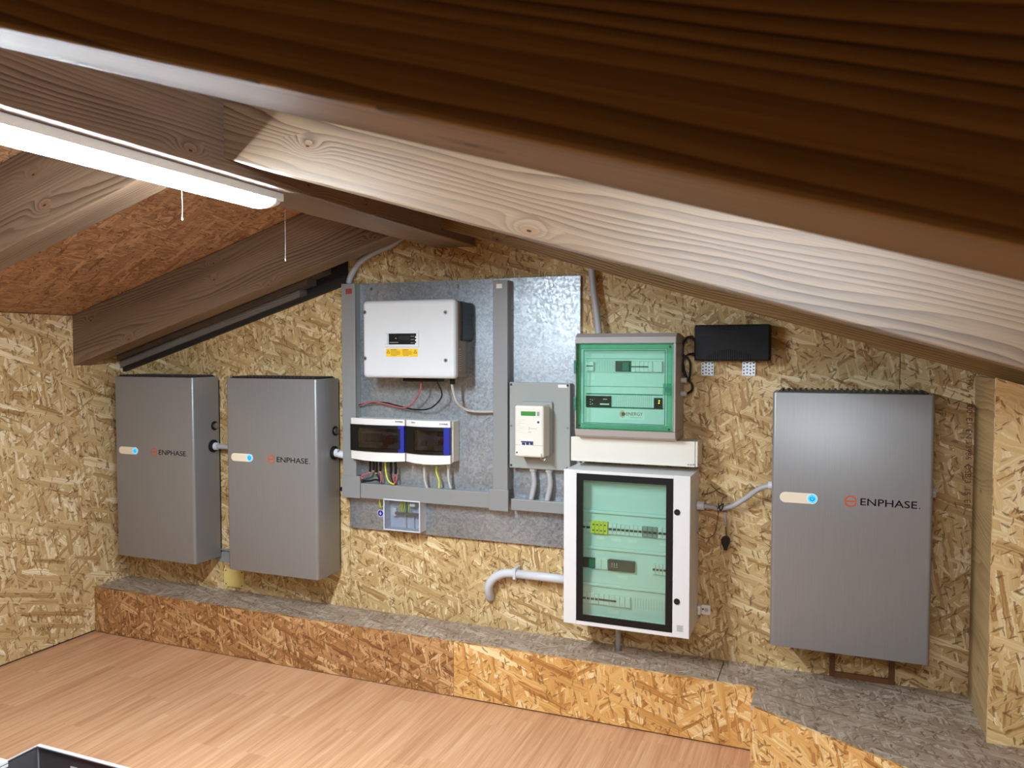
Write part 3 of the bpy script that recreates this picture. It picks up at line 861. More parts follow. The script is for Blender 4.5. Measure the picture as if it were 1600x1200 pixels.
# ------------------------------------------------------------------ consumer units with smoked flaps
def cz_(X, Y): return 540 + X / 8.42, 640 + Y / 8.42
def consumer_unit(x0, x1, z0, z1, wx, label, mods, blue_w):
    y = -0.108; bl = 0.020
    t = thing('consumer_unit', ((x0 + x1) / 2, -0.02, z0), label, 'fuse box', 'smoked window fuse boxes')
    h = z1 - z0
    zt_, zb_ = z1 - 0.148 * h, z0 + 0.20 * h
    obj('housing', bx(max(x0 + 0.004, 1.4535), x1 - 0.001, -0.085, -0.0202, z0 + 0.004, z1 - 0.002, bev=0.003), 'cream', t)
    obj('top_fascia', curved(bmesh.new(), x0, x1 - 0.004, zt_, z1, -0.0855, y, x0, x1, bl), 'white', t)
    obj('bottom_fascia', curved(bmesh.new(), x0, x1 - 0.004, z0, zb_, -0.0855, y, x0, x1, bl, zb=0.006), 'white', t)
    bm = bmesh.new()
    wz0, wz1 = zb_ + 0.016, zt_ - 0.016
    xb = x1 - 0.006 - blue_w
    yy = y - 0.004
    k = dict(X0=x0, X1=x1, bulge=bl + 0.003)
    curved(bm, x0 - 0.003, xb, zb_ + 0.001, wz0, y + 0.012, yy, **k)
    curved(bm, x0 - 0.003, xb, wz1, zt_ - 0.001, y + 0.012, yy, **k)
    curved(bm, x0 - 0.003, wx[0], wz0, wz1, y + 0.012, yy, n=4, **k)
    curved(bm, wx[1], xb, wz0, wz1, y + 0.012, yy, n=4, **k)
    fl_ = obj('flap', bm, 'black', t)
    obj('flap_handle', curved(bmesh.new(), xb + 0.0005, x1 - 0.006, zb_ + 0.001, zt_ - 0.001, y + 0.012, yy, n=4, **k), 'blue', t, 'blue handle strip')
    obj('flap_window', curved(bmesh.new(), wx[0], wx[1], wz0, wz1, yy - 0.006, yy - 0.002, X0=x0, X1=x1, bulge=bl - 0.003), 'smoke', fl_, 'smoked window')
    obj('cover_plate', bx(wx[0] - 0.005, wx[1] + 0.005, -0.0865, -0.0856, wz0 - 0.006, wz1 + 0.006), 'cream', t)
    for (fx0, fx1, fz0, fz1, mat) in mods:
        obj('breaker', bx(wx[0] + fx0 * (wx[1] - wx[0]), wx[0] + fx1 * (wx[1] - wx[0]), -0.100, -0.0866, wz0 + fz0 * (wz1 - wz0), wz0 + fz1 * (wz1 - wz0), bev=0.0015, seg=1), mat, t)
    return t, y - bl
m1 = [(0.02 + 0.125 * k, 0.135 + 0.125 * k, 0.28, 0.70, 'blue_dark') for k in range(4)] + [(0.53, 0.64, 0.14, 0.62, 'red'), (0.65, 0.78, 0.22, 0.66, 'red'), (0.40, 0.62, 0.04, 0.13, 'red'), (0.80, 0.97, 0.30, 0.66, 'trunk'), (0.02, 0.38, 0.06, 0.20, 'print_grey')]
xw0, xw1 = at(*cz_(165, 400), y=-0.122).x, at(*cz_(712, 400), y=-0.122).x
cu1, cy1 = consumer_unit(1.447, 1.750, 1.031, 1.229, (xw0, xw1), 'wider smoked fuse box with dark and red breakers inside', m1, 0.028)
m2 = [(0.14, 0.32, 0.26, 0.48, 'print_grey'), (0.36, 0.55, 0.05, 0.22, 'yellow'), (0.55, 0.74, 0.30, 0.5, 'white'), (0.58, 0.72, 0.36, 0.44, 'black'), (0.78, 0.96, 0.34, 0.60, 'red'), (0.70, 0.98, 0.72, 0.9, 'mod_dark')]
xv0, xv1 = at(*cz_(905, 400), y=-0.122).x, at(*cz_(1290, 400), y=-0.122).x
cu2, cy2 = consumer_unit(1.754, 1.990, 1.031, 1.229, (xv0, xv1), 'narrower smoked fuse box beside the one with red breakers', m2, 0.026)
for t, (X0, X1, Y) in ((cu1, (650, 740, 158)), (cu2, (865, 915, 170)), (cu2, (1235, 1330, 190))):
    bm = bmesh.new(); yy = -0.1245
    b = rc(*cz_(X0, Y - 7), *cz_(X1, Y + 7), yy)
    nn = 7; stp = (b[1] - b[0]) / nn
    for k in range(nn): box(bm, b[0] + k * stp, b[0] + k * stp + stp * 0.65, yy - 0.0004, yy + 0.010, b[2], b[3] - 0.0015 * (k % 2))
    obj('fascia_print', bm, 'print_grey', t, kind='stuff')
# leads below the first fuse box
zc0 = 1.03
for i, (X, l_) in enumerate(((325, 820), (370, 800), (408, 830), (460, 812))):
    p = at(*cz_(X, 690), y=-0.07); q = at(*cz_(X - 4, l_), y=-0.07)
    obj('plug_connector', tube(bmesh.new(), [(p.x, -0.07, 1.036), (p.x, -0.07, (p.z + q.z) / 2), (q.x, -0.07, q.z)], 0.0062, 8), 'black', cu1)
    obj('plug_ring', tube(bmesh.new(), [(q.x, -0.07, q.z), (q.x, -0.07, q.z - 0.004)], 0.0055, 8, smooth=False), 'plate_yellow', cu1)
def cu_path(y, *XY): return [at(*cz_(X, Y), y=y) for X, Y in XY]
obj('red_lead', tube(bmesh.new(), cu_path(-0.068, (320, 828), (280, 842), (225, 865), (205, 890), (230, 912)), 0.004, 8), 'pink', cu1)
obj('red_lead', tube(bmesh.new(), cu_path(-0.068, (460, 820), (465, 870), (470, 920), (460, 962)), 0.004, 8), 'pink', cu1)
obj('black_lead', tube(bmesh.new(), cu_path(-0.066, (405, 838), (425, 870), (440, 915), (452, 965)), 0.004, 8), 'black', cu1)
obj('black_lead', tube(bmesh.new(), cu_path(-0.064, (215, 905), (250, 935), (320, 938), (390, 922), (440, 935), (455, 965)), 0.0042, 8), 'black', cu1)
obj('earth_lead', tube(bmesh.new(), cu_path(-0.066, (520, 690), (525, 770), (535, 850), (560, 930), (600, 968), (640, 982)), 0.0045, 8), 'yg', cu1)
for X in (600, 660):
    obj('plug_connector', tube(bmesh.new(), cu_path(-0.07, (X - 4, 690), (X, 770), (X - 2, 845)), 0.0062, 8), 'black', cu1)
obj('red_lead', tube(bmesh.new(), cu_path(-0.068, (655, 850), (672, 905), (655, 965)), 0.004, 8), 'pink', cu1)
obj('red_lead', tube(bmesh.new(), cu_path(-0.064, (655, 850), (632, 905), (640, 970)), 0.004, 8), 'pink', cu1)
obj('black_lead', tube(bmesh.new(), cu_path(-0.068, (598, 850), (605, 905), (625, 965)), 0.004, 8), 'black', cu1)
# tails below the second
for X0, X1, m, r in ((1035, 1065, 'cable_grey', 0.0065), (1350, 1375, 'cable_grey', 0.0065), (1195, 1225, 'yg', 0.0045)):
    obj('cable', tube(bmesh.new(), cu_path(-0.066, (X0, 745), (X0 + 2, 830), (X0 + (8 if m != 'yg' else 35), 930), (X1 + 5, 1020), (X1 + 8, 1035)), r, 8), m, cu2)
    if m != 'yg':
        p = at(*cz_(X0, 750), y=-0.066); obj('gland', cyl(bmesh.new(), (p.x, -0.066, 1.034), 0.013, 0.026, axis='z', r2=0.010), 'cable_grey', cu2)

# ------------------------------------------------------------------ meter board and meter
a = rc(793.5, 597, 889, 737, -0.07)
mbx0, mbx1, mbz0, mbz1 = max(a[0], xm1 + 0.008), at(891, 610, y=-0.07).x, 1.025, 1.414
mb = thing('meter_board', ((mbx0 + mbx1) / 2, -0.02, mbz0), 'speckled grey board box carrying the electricity meter', 'board')
obj('box', bx(mbx0 + 0.004, mbx1 - 0.004, -0.064, -0.0202, mbz0 + 0.004, mbz1 - 0.004), 'trunk', mb)
obj('lid', bx(mbx0, mbx1, -0.072, -0.064, mbz0, mbz1, bev=0.003), 'meterboard', mb)
for fx in (0.03, 0.96):
    for fz in (0.03, 0.49, 0.97):
        obj('screw', cyl(bmesh.new(), (mbx0 + fx * (mbx1 - mbx0), -0.072, mbz0 + fz * (mbz1 - mbz0)), 0.0055, 0.0015, n=10), 'print' if fz != 0.49 else 'steel', mb)
b = rc(872, 601, 886, 606, -0.072); obj('white_sticker', bx(b[0], b[1], -0.0726, -0.072, b[2], b[3]), 'sticker_white', mb)
for u in (833, 858):
    p = at(u, 740, y=-0.045)
    obj('gland', cyl(bmesh.new(), (p.x, -0.045, mbz0 + 0.001), 0.019, 0.016, axis='z', r2=0.017), 'conduit', mb)
    q = at(u + 1, 777, y=-0.05)
    obj('conduit', tube(bmesh.new(), [(p.x, -0.045, mbz0 - 0.014), (p.x + 0.006, -0.046, mbz0 - 0.06), (p.x + 0.004, -0.049, (mbz0 + zt1) / 2 - 0.02), (p.x - 0.006, -0.055, zt1 - 0.002)], 0.0125, 12), 'conduit', mb)
my = -0.165
a = rc(804, 633, 850, 717, my)
mt = thing('electricity_meter', ((a[0] + a[1]) / 2, -0.073, a[2]), 'cream electricity meter with green display and blue switches', 'meter')
mx0, mx1, mz0, mz1 = a[0], a[1] - 0.002, a[2] + 0.003, a[3]
obj('mounting_plate', bx(mx0 + 0.006, mx1 + 0.012, -0.088, -0.0725, mz0 + 0.01, mz1 + 0.012, bev=0.003), 'meterboard', mt)
bm = bx(mx0, mx1, my, -0.0885, mz0, mz1, bev=0.010, seg=3, edges='f')
obj('case', bm, 'cream', mt)
def mz_(X, Y): return 785 + X / 5.717, 590 + Y / 5.717
def mrc(X0, Y0, X1, Y1): return rc(*mz_(X0, Y0), *mz_(X1, Y1), my)
def mpart(name, q, mat, th=0.001, parent=mt): return obj(name, bx(q[0], q[1], my - th, my, q[2], q[3]), mat, parent)
dsp = mpart('display_frame', mrc(127, 297, 338, 348), 'sticker_white', 0.0006)
b = mrc(165, 300, 298, 344); obj('display', bx(b[0], b[1], my - 0.0012, my - 0.0006, b[2], b[3]), 'green_lcd', dsp)
b = mrc(308, 305, 333, 345); obj('display_print', bx(b[0], b[1], my - 0.0009, my - 0.0006, b[2], b[3]), 'print_grey', dsp)
p = at(*mz_(322, 399), y=my)
ep = obj('optical_port', cyl(bmesh.new(), (p.x, my, p.z), 0.016, 0.002), 'white', mt)
obj('port_eye', cyl(bmesh.new(), (p.x, my - 0.002, p.z), 0.0055, 0.001, n=12), 'print', ep)
sw = mpart('switch_window', mrc(170, 540, 275, 615), 'sticker_white', 0.0015)
bm = bmesh.new()
b = mrc(170, 565, 275, 582); box(bm, b[0], b[1], my - 0.004, my - 0.0015, b[2], b[3])
for X in (180, 215, 250):
    b = mrc(X, 580, X + 24, 600); box(bm, b[0], b[1], my - 0.007, my - 0.0015, b[2], b[3])
obj('switch_lever', bm, 'blue_dark', sw, kind='stuff')
bm = bmesh.new()
for k, (X0, X1) in enumerate(((125, 200), (125, 170), (125, 190), (125, 160), (125, 195), (125, 185), (125, 150), (125, 205))):
    b = mrc(X0, 375 + k * 16, X1, 380 + k * 16); box(bm, b[0], b[1], my - 0.0003, my, b[2], b[3])
for (X0, Y0, X1, Y1) in ((235, 440, 245, 465), (250, 452, 312, 462), (230, 482, 258, 494)):
    b = mrc(X0, Y0, X1, Y1); box(bm, b[0], b[1], my - 0.0003, my, b[2], b[3])
obj('meter_print', bm, plain('faint_print', (196, 192, 182), 0.7), mt, kind='stuff')
b = mrc(104, 609, 365, 612); obj('cover_joint', bx(mx0 + 0.002, mx1 - 0.002, my - 0.0005, my, b[2], b[2] + 0.0014), 'print_grey', mt)
p = at(*mz_(130, 668), y=my); obj('screw', cyl(bmesh.new(), (p.x, my, p.z), 0.004, 0.001, n=10), 'print', mt)
p = at(*mz_(345, 690), y=my)
sl = obj('seal_wire', tube(bmesh.new(), [(p.x, my, p.z + 0.004), (p.x + 0.004, my - 0.006, p.z - 0.008), (p.x - 0.002, my - 0.004, p.z - 0.018), (p.x + 0.010, my + 0.002, p.z - 0.02), (p.x + 0.018, my + 0.006, p.z - 0.016), (p.x + 0.012, my + 0.002, p.z - 0.026)], 0.0016, 6), 'steel', mt)

# ------------------------------------------------------------------ green windowed enclosure
gy = -0.195
gx0, gx1, gz0, gz1 = 2.613, 3.036, 1.188, 1.627
ge = thing('distribution_box', ((gx0 + gx1) / 2, -0.01, gz0), 'grey distribution box with a green tinted transparent door', 'fuse box')
def gq(X, Y): return 890 + X / 6.316, 510 + Y / 6.316
def grc(X0, Y0, X1, Y1, y): return rc(*gq(X0, Y0), *gq(X1, Y1), y)
def gpl(name, q, y0, y1, mat, parent=ge, bev=0.0, label=None): return obj(name, bx(q[0], q[1], y0, y1, q[2], q[3], bev=bev, seg=1), mat, parent, label)
cvx0, cvx1, cvz0, cvz1 = grc(62, 168, 1018, 1050, gy)
cvz0 = (cvz0 + at(*gq(60, 1003), y=gy).z) / 2
cvx0 = max(cvx0, gx0 + 0.006)
# housing: front with sloped shoulders above and below the door, open behind it
bm = bmesh.new()
prism(bm, [(-0.004, gz1 - 0.012), (-0.100, gz1), (gy + 0.030, gz1), (gy + 0.006, gz1 - 0.016), (gy, cvz1), (gy + 0.03, cvz1), (-0.06, cvz1), (-0.004, cvz1)], 'x', gx0, gx1)
prism(bm, [(-0.004, gz0 + 0.012), (-0.100, gz0), (gy + 0.034, gz0), (gy + 0.008, gz0 + 0.010), (gy, cvz0), (gy + 0.03, cvz0), (-0.06, cvz0), (-0.004, cvz0)], 'x', gx0, gx1)
box(bm, gx0, cvx0, gy, -0.004, cvz0, cvz1)
box(bm, cvx1, gx1, gy, -0.004, cvz0, cvz1)
box(bm, cvx0, cvx1, -0.012, -0.004, cvz0, cvz1)
bmesh.ops.recalc_face_normals(bm, faces=bm.faces)
hs = obj('housing', bm, 'greybox', ge)
md = hs.modifiers.new('edge', 'BEVEL'); md.width = 0.006; md.segments = 3; md.limit_method = 'ANGLE'; md.angle_limit = math.radians(45)
iyp = gy + 0.030                                  # inner cover plate
gpl('cover_plate', (cvx0 + 0.001, cvx1 - 0.001, cvz0 + 0.001, cvz1 - 0.001), iyp, iyp + 0.004, 'plate_white')
bm = bmesh.new()
def gl(X0, Y0, X1, Y1, d=0.0012, y=iyp):
    b = grc(X0, Y0, X1, Y1, y); box(bm, b[0], b[1], y - d, y, b[2], b[3])
for (X0, Y0, X1, Y1) in ((145, 590, 935, 600), (165, 318, 925, 324), (165, 454, 925, 460), (165, 668, 925, 674), (165, 800, 925, 806)): gl(X0, Y0, X1, Y1)
obj('plate_groove', bm, 'mod_green', ge, kind='stuff')
bm = bmesh.new()
for k in range(12): gl(262 + k * 16, 332, 264 + k * 16, 448, 0.0008)
for k in range(20): gl(425 + k * 20, 684, 427 + k * 20, 796, 0.0008)
obj('blanking_rib', bm, plain('grey_rib', (150, 166, 160), 0.5), ge, kind='stuff')
gpl('breaker', grc(165, 345, 245, 440, iyp), iyp - 0.012, iyp, 'white', bev=0.002)
gpl('breaker_slot', grc(170, 385, 240, 396, iyp), iyp - 0.0125, iyp - 0.012, 'mod_dark')
mo = gpl('module', grc(455, 340, 610, 447, iyp), iyp - 0.006, iyp, 'mod_dark')
gpl('module_face', grc(528, 355, 590, 440, iyp), iyp - 0.010, iyp - 0.006, 'mod_green', mo)
for k in range(5): gpl('breaker', grc(615 + k * 42, 345, 655 + k * 42, 450, iyp), iyp - 0.012, iyp, 'white', bev=0.0015)
gpl('breaker', grc(828, 345, 918, 452, iyp), iyp - 0.012, iyp, 'white', bev=0.0015)
gpl('breaker_slot', grc(612, 392, 782, 404, iyp), iyp - 0.0135, iyp - 0.012, 'mod_dark')
m3 = gpl('module', grc(165, 682, 410, 796, iyp), iyp - 0.007, iyp, 'black')
bm = bmesh.new()
for (X, Y) in ((205, 720), (205, 745), (205, 768), (225, 726), (225, 765)): gl(X - 4, Y - 4, X + 4, Y + 4, 0.0008, iyp - 0.007)
gl(300, 760, 390, 775, 0.0008, iyp - 0.007); gl(330, 715, 370, 722, 0.0008, iyp - 0.007)
obj('module_light', bm, 'sticker_white', m3, kind='stuff')
m4 = gpl('module', grc(835, 705, 915, 812, iyp), iyp - 0.007, iyp, 'black')
for (X, Y) in ((884, 735), (882, 757)):
    p = at(*gq(X, Y), y=iyp - 0.007); obj('status_light', cyl(bmesh.new(), (p.x, iyp - 0.007, p.z), 0.003, 0.001, n=8), 'led_yellow', m4)
bm = bmesh.new(); gl(180, 470, 196, 530, 0.0006); gl(225, 470, 240, 530, 0.0006)
obj('paper_label', bm, 'sticker_white', ge, kind='stuff')
# company label
b = grc(490, 830, 742, 925, iyp)
lb = gpl('company_label', b, iyp - 0.001, iyp, 'sticker_white')
yl_ = iyp - 0.001
p = at(*gq(530, 865), y=yl_)
bm = bmesh.new(); cyl(bm, (p.x, yl_, p.z), 0.0085, 0.0004); obj('emblem_disc', bm, 'brown_print', lb)
bm = bmesh.new(); ring_arc(bm, p.x, p.z, yl_, 0.0105, 0.0125, 60, 300); ring_arc(bm, p.x, p.z, yl_, 0.0145, 0.016, 90, 270); obj('emblem_swirl', bm, 'orange_faded', lb)
lettering('G', p.x - 0.0055, p.z - 0.006, yl_ - 0.0005, 0.012, 'orange_faded', lb)
q0, q1 = at(*gq(558, 884), y=yl_), at(*gq(722, 860), y=yl_)
lettering('ENERGY', q0.x, q0.z + 0.002, yl_, 0.0145, 'brown_print', lb, width=q1.x - q0.x)
b = grc(595, 897, 715, 904, yl_); obj('small_print', bx(b[0], b[1], yl_ - 0.0003, yl_, b[2], b[3]), 'print_grey', lb)
# transparent door
dr = obj('door', bx(cvx0, cvx1, gy - 0.005, gy - 0.001, cvz0, cvz1, bev=0.0015, seg=1), 'green_glass', ge, 'green transparent door')
bm = bmesh.new()
frame(bm, cvx0 + 0.002, cvx1 - 0.002, cvz0 + 0.002, cvz1 - 0.002, 0.020, gy - 0.008, gy - 0.0052, bev=0.001)
obj('door_rim', bm, 'green_rim', dr)
bm = bmesh.new()
frame(bm, cvx0 + 0.034, cvx1 - 0.030, cvz0 + 0.026, cvz1 - 0.028, 0.003, gy - 0.0065, gy - 0.0052)
frame(bm, cvx0 + 0.022, cvx1 - 0.022, cvz0 + 0.022, cvz1 - 0.022, 0.002, gy - 0.0062, gy - 0.0052)
obj('door_rib', bm, plain('dark_green_edge', (40, 110, 88), 0.3), dr)
p = at(*gq(965, 618), y=gy - 0.009)
lk = obj('door_lock', bx(p.x - 0.018, p.x + 0.016, gy - 0.012, gy - 0.0055, p.z - 0.026, p.z + 0.022, bev=0.003), 'green_rim', dr)
obj('lock_button', cyl(bmesh.new(), (p.x, gy - 0.012, p.z), 0.011, 0.004, n=16), 'mod_green', dr)
for (X, Y) in ((993, 202), (980, 1020), (98, 977)):
    p = at(*gq(X, Y), y=gy - 0.008); obj('screw', cyl(bmesh.new(), (p.x, gy - 0.008, p.z), 0.005, 0.002, n=10), 'print', dr)
for Y in (400, 760):
    p = at(*gq(45, Y), y=gy); obj('hinge', bx(gx0 - 0.003, gx0 + 0.008, gy - 0.006, gy + 0.012, p.z - 0.028, p.z + 0.028, bev=0.002), 'mod_green', ge)

# white trunking box between the two enclosures
wy = -0.135
a = rc(892, 686, 1088, 729, wy)
wt = thing('trunking_box', ((a[0] + a[1]) / 2, -0.01, a[2]), 'white trunking box bridging the green door box and the glass cabinet', 'trunking')
wz0, wz1 = 1.081, 1.1855
obj('lid', bx(a[0], a[1] - 0.006, wy, wy + 0.012, wz0, wz1, bev=0.002), 'cream', wt)
obj('base', bx(a[0] + 0.003, a[1] - 0.009, wy + 0.012, -0.0003, wz0 + 0.003, wz1 - 0.003), 'cream', wt)
obj('end_cap', bx(a[1] - 0.0055, a[1] + 0.004, wy + 0.004, -0.0003, wz0 + 0.001, wz1 - 0.001, bev=0.001), 'cream', wt)
bm = bmesh.new()
for (u0, u1) in ((1074, 1077), (1078, 1081), (1082, 1086)):
    b = rc(u0, 725, u1, 727.5, wy); box(bm, b[0], b[1], wy - 0.0004, wy, b[2], b[3])
obj('small_print', bm, 'print_grey', wt, kind='stuff')
for zz in (wz1 - 0.012, wz0 + 0.008):
    obj('screw', cyl(bmesh.new(), (a[1] + 0.006, wy + 0.02, zz), 0.004, 0.002, axis='x', n=8), 'steel', wt)

# ------------------------------------------------------------------ glass-door cabinet
cy = -0.232
cx0, cx1, cz0, cz1 = 2.578, 3.104, 0.405, 1.058
cb = thing('glass_cabinet', ((cx0 + cx1) / 2, -0.01, cz0), 'white wall cabinet with a glass door showing rows of breakers', 'cabinet')
bm = bmesh.new(); s = 0.014; dy = cy + 0.022
box(bm, cx0 + 0.002, cx0 + s, dy, -0.001, cz0 + 0.004, cz1 - 0.002)
box(bm, cx1 - s, cx1 - 0.001, dy, -0.001, cz0 + 0.004, cz1 - 0.002)
box(bm, cx0 + s, cx1 - s, dy, -0.001, cz1 - s, cz1 - 0.002)
box(bm, cx0 + s, cx1 - s, dy, -0.001, cz0 + 0.004, cz0 + s)
box(bm, cx0 + s, cx1 - s, -0.010, -0.001, cz0 + s, cz1 - s)
obj('housing', bm, 'cab', cb)
d0x, d0z1 = at(901, 739, y=cy).x, at(901, 739, y=cy).z
d1x, d1z0 = at(1050, 989, y=cy).x, at(1050, 989, y=cy).z
d0z0 = at(902, 969, y=cy).z
d1z1 = at(1051, 748, y=cy).z
zt_, zb_ = (d0z1 + d1z1) / 2, (d0z0 + d1z0) / 2
bm = bmesh.new()
box(bm, cx0, d0x, cy, dy - 0.001, cz0, cz1, bev=0.0025)
box(bm, d1x, cx1, cy, dy - 0.001, cz0, cz1, bev=0.0025)
box(bm, d0x, d1x, cy + 0.0005, dy - 0.001, zt_, cz1 - 0.0005)
box(bm, d0x, d1x, cy + 0.0005, dy - 0.001, cz0 + 0.0005, zb_)
dr = obj('door', bm, 'cab', cb)
fw0 = at(911, 850, y=cy).x - d0x
obj('glass_border', frame(bmesh.new(), d0x + 0.0005, d1x - 0.0005, zb_ + 0.0005, zt_ - 0.0005, 0.027, cy - 0.0012, cy + 0.006), 'black', dr, 'black printed glass border')
obj('glass_pane', bx(d0x + 0.027, d1x - 0.027, cy + 0.0005, cy + 0.0045, zb_ + 0.027, zt_ - 0.027), 'door_glass', dr)
for (u, v) in ((1058, 800.5), (1057.5, 940)):
    p = at(u, v, y=cy)
    lk = obj('lock', cyl(bmesh.new(), (p.x, cy, p.z), 0.0125, 0.005, r2=0.011), 'black', dr)
    obj('key_slot', bx(p.x - 0.006, p.x + 0.006, cy - 0.0056, cy - 0.005, p.z - 0.0015, p.z + 0.0015), 'print', lk)
b = rc(1057, 976, 1068, 987, cy)
lb = obj('rating_label', bx(b[0], b[1], cy - 0.0005, cy, b[2], b[3]), plain('grey_label', (200, 198, 192), 0.5), dr)
bm = bmesh.new()
for k in range(5): box(bm, b[0] + 0.002, b[1] - 0.003 - 0.003 * (k % 2), cy - 0.0008, cy - 0.0005, b[3] - 0.006 - k * 0.005, b[3] - 0.0035 - k * 0.005)
obj('label_print', bm, 'print_grey', lb, kind='stuff')
# inside: four stepped cover plates with rows of modules
py = cy + 0.058
def kq(X, Y): return 895 + X / 6.667, 790 + Y / 6.667
def krc(X0, Y0, X1, Y1, y=py): return rc(*kq(X0, Y0), *kq(X1, Y1), y)
def kz(Y, X=540, y=py): return at(*kq(X, Y), y=y).z
ix0_, ix1_ = cx0 + s + 0.004, cx1 - s - 0.004
seams = [cz1 - s - 0.004, kz(100), kz(482), kz(868), cz0 + s + 0.004]
for i in range(4):
    pl = obj('cover_plate', bx(ix0_, ix1_, py, py + 0.004, seams[i + 1] + 0.014, seams[i] - 0.001), 'plate_white', cb)
    obj('plate_lip', bx(ix0_, ix1_, py - 0.010, py + 0.004, seams[i + 1] + 0.001, seams[i + 1] + 0.0135, bev=0.002), 'plate_white', pl)
def kp(name, X0, Y0, X1, Y1, th, mat, parent=cb, base=0.0, bev=0.0015):
    q = krc(X0, Y0, X1, Y1)
    return obj(name, bx(q[0], q[1], py - base - th, py - base, q[2], q[3], bev=bev, seg=1), mat, parent)
def row(X0, X1, z_mid, h, n, mat='white', slot=True, th=0.012):
    """n breakers side by side between photo columns X0..X1 at one height"""
    xa, xb = at(*kq(X0, 300), y=py).x, at(*kq(X1, 300), y=py).x
    st_ = (xb - xa) / n
    for k in range(n):
        o = obj('breaker', bx(xa + k * st_ + 0.0006, xa + (k + 1) * st_ - 0.0006, py - th, py, z_mid - h / 2, z_mid + h / 2, bev=0.0015, seg=1), mat, cb)
        if slot: obj('breaker_toggle', bx(xa + k * st_ + 0.003, xa + (k + 1) * st_ - 0.003, py - th - 0.004, py - th, z_mid - 0.004, z_mid + 0.004), 'mod_dark' if slot == 1 else 'white', o)
za = kz(250, 540)
row(95, 195, za, 0.045, 2)
row(196, 374, za + 0.002, 0.052, 4, 'yellow', slot=False, th=0.016)
row(376, 730, za, 0.045, 8)
row(735, 885, za, 0.045, 3, 'meterboard')
row(890, 985, za, 0.045, 2)
bm = bmesh.new()
xa, xb = at(*kq(205, 250), y=py).x, at(*kq(365, 250), y=py).x
for k in range(4):
    xx = xa + (k + 0.5) * (xb - xa) / 4
    for dz in (-0.012, 0.012): cyl(bm, (xx, py - 0.016, za + 0.002 + dz), 0.0035, 0.0006, n=8)
obj('terminal_mark', bm, 'print', cb, kind='stuff')
zb2 = kz(625, 540)
row(100, 240, zb2, 0.042, 1, 'mod_dark', slot=False)
kp('module_edge', 175, 545, 240, 645, 0.002, 'mod_green', base=0.012)
row(242, 372, zb2 - 0.001, 0.044, 2, 'white', slot=False)
row(378, 655, zb2, 0.046, 1, 'mod_dark', slot=False, th=0.016)
bm = bmesh.new()
for X in (418, 442, 468):
    for dz in (-0.004, 0.004, 0.010):
        xx = at(*kq(X, 620), y=py).x; cyl(bm, (xx, py - 0.016, zb2 + dz - 0.002), 0.0018, 0.0006, n=6)
obj('module_light', bm, 'sticker_white', cb, kind='stuff')
row(835, 985, zb2, 0.044, 4)
zc2 = kz(1000, 540)
row(110, 280, zc2, 0.045, 4)
row(282, 610, zc2, 0.045, 6, slot=False)
b = krc(282, 990, 460, 1008); xa, xb = b[0], b[1]
obj('breaker_slot', bx(xa, xb, py - 0.0135, py - 0.012, zc2 - 0.004, zc2 + 0.004), 'mod_dark', cb)
bm = bmesh.new()
for k in range(12):
    xx = at(*kq(650 + k * 28, 1000), y=py).x; box(bm, xx, xx + 0.0008, py - 0.0008, py, zc2 - 0.022, zc2 + 0.022)
obj('blanking_rib', bm, 'print_grey', cb, kind='stuff')
bm = bmesh.new()
for (X0, Y0, X1, Y1) in ((250, 318, 330, 345), (400, 340, 502, 375), (572, 355, 668, 390), (900, 388, 975, 420), (465, 725, 568, 762), (368, 1090, 478, 1128)):
    b = krc(X0, Y0, X1, Y1); zc_ = (b[2] + b[3]) / 2; box(bm, b[0], b[1], py - 0.0008, py, zc_ - 0.006, zc_ + 0.006)
obj('paper_label', bm, 'sticker_white', cb, kind='stuff')

# mounting lug with screw at the cabinet's right foot
q = rc(1091, 944, 1110, 961, -0.006)
lg = thing('mounting_lug', ((q[0] + q[1]) / 2, 0, q[2]), 'small white lug with a screw beside the glass cabinet', 'bracket')
obj('plate', bx(q[0] + 0.014, q[1], -0.008, -0.0003, q[2], q[3], bev=0.004, edges='y'), 'white', lg)
obj('tab', bx(q[0], q[0] + 0.013, -0.030, -0.0003, q[2] + 0.003, q[3], bev=0.001), 'white', lg)
xc, zc_ = q[0] + 0.034, (q[2] + q[3]) / 2
obj('screw', cyl(bmesh.new(), (xc, -0.008, zc_), 0.008, 0.003, n=14), 'steel', lg)
obj('screw', cyl(bmesh.new(), (xc - 0.014, -0.008, zc_ + 0.002), 0.004, 0.002, n=8), 'print', lg)

# ------------------------------------------------------------------ power adapter on perforated strips
ay = -0.085
q = rc(1085, 509, 1203, 565, ay)
az0 = 1.514; az1 = 1.660
pa = thing('power_adapter', ((q[0] + q[1]) / 2, -0.02, az0), 'black ribbed power adapter high on the gable wall', 'adapter')
obj('case', bx(q[0], q[1], ay, -0.012, az0, az1, bev=0.006, seg=2), 'black_soft', pa)
bm = bmesh.new(); n_ = 22
for k in range(n_):
    f_ = (k + 0.5) / n_; x = q[0] + 0.045 + f_ * (q[1] - q[0] - 0.11)
    hgt = 0.010 + 0.030 * (1 - (2 * f_ - 1) ** 2)
    box(bm, x - 0.0022, x + 0.0022, ay - 0.003, ay, az0 + 0.004, az0 + 0.006 + hgt)
    x2 = q[0] + 0.035 + f_ * (q[1] - q[0] - 0.07)
    box(bm, x2 - 0.003, x2 + 0.003, ay - 0.0025, ay, az1 - 0.008 - 0.012 * (1 - (2 * f_ - 1) ** 2), az1 - 0.005)
obj('cooling_rib', bm, 'black_soft', pa, kind='stuff')
obj('case_joint', bx(q[0] + 0.004, q[1] - 0.004, ay - 0.0008, ay, (az0 + az1) / 2 + 0.030, (az0 + az1) / 2 + 0.032), 'black', pa)
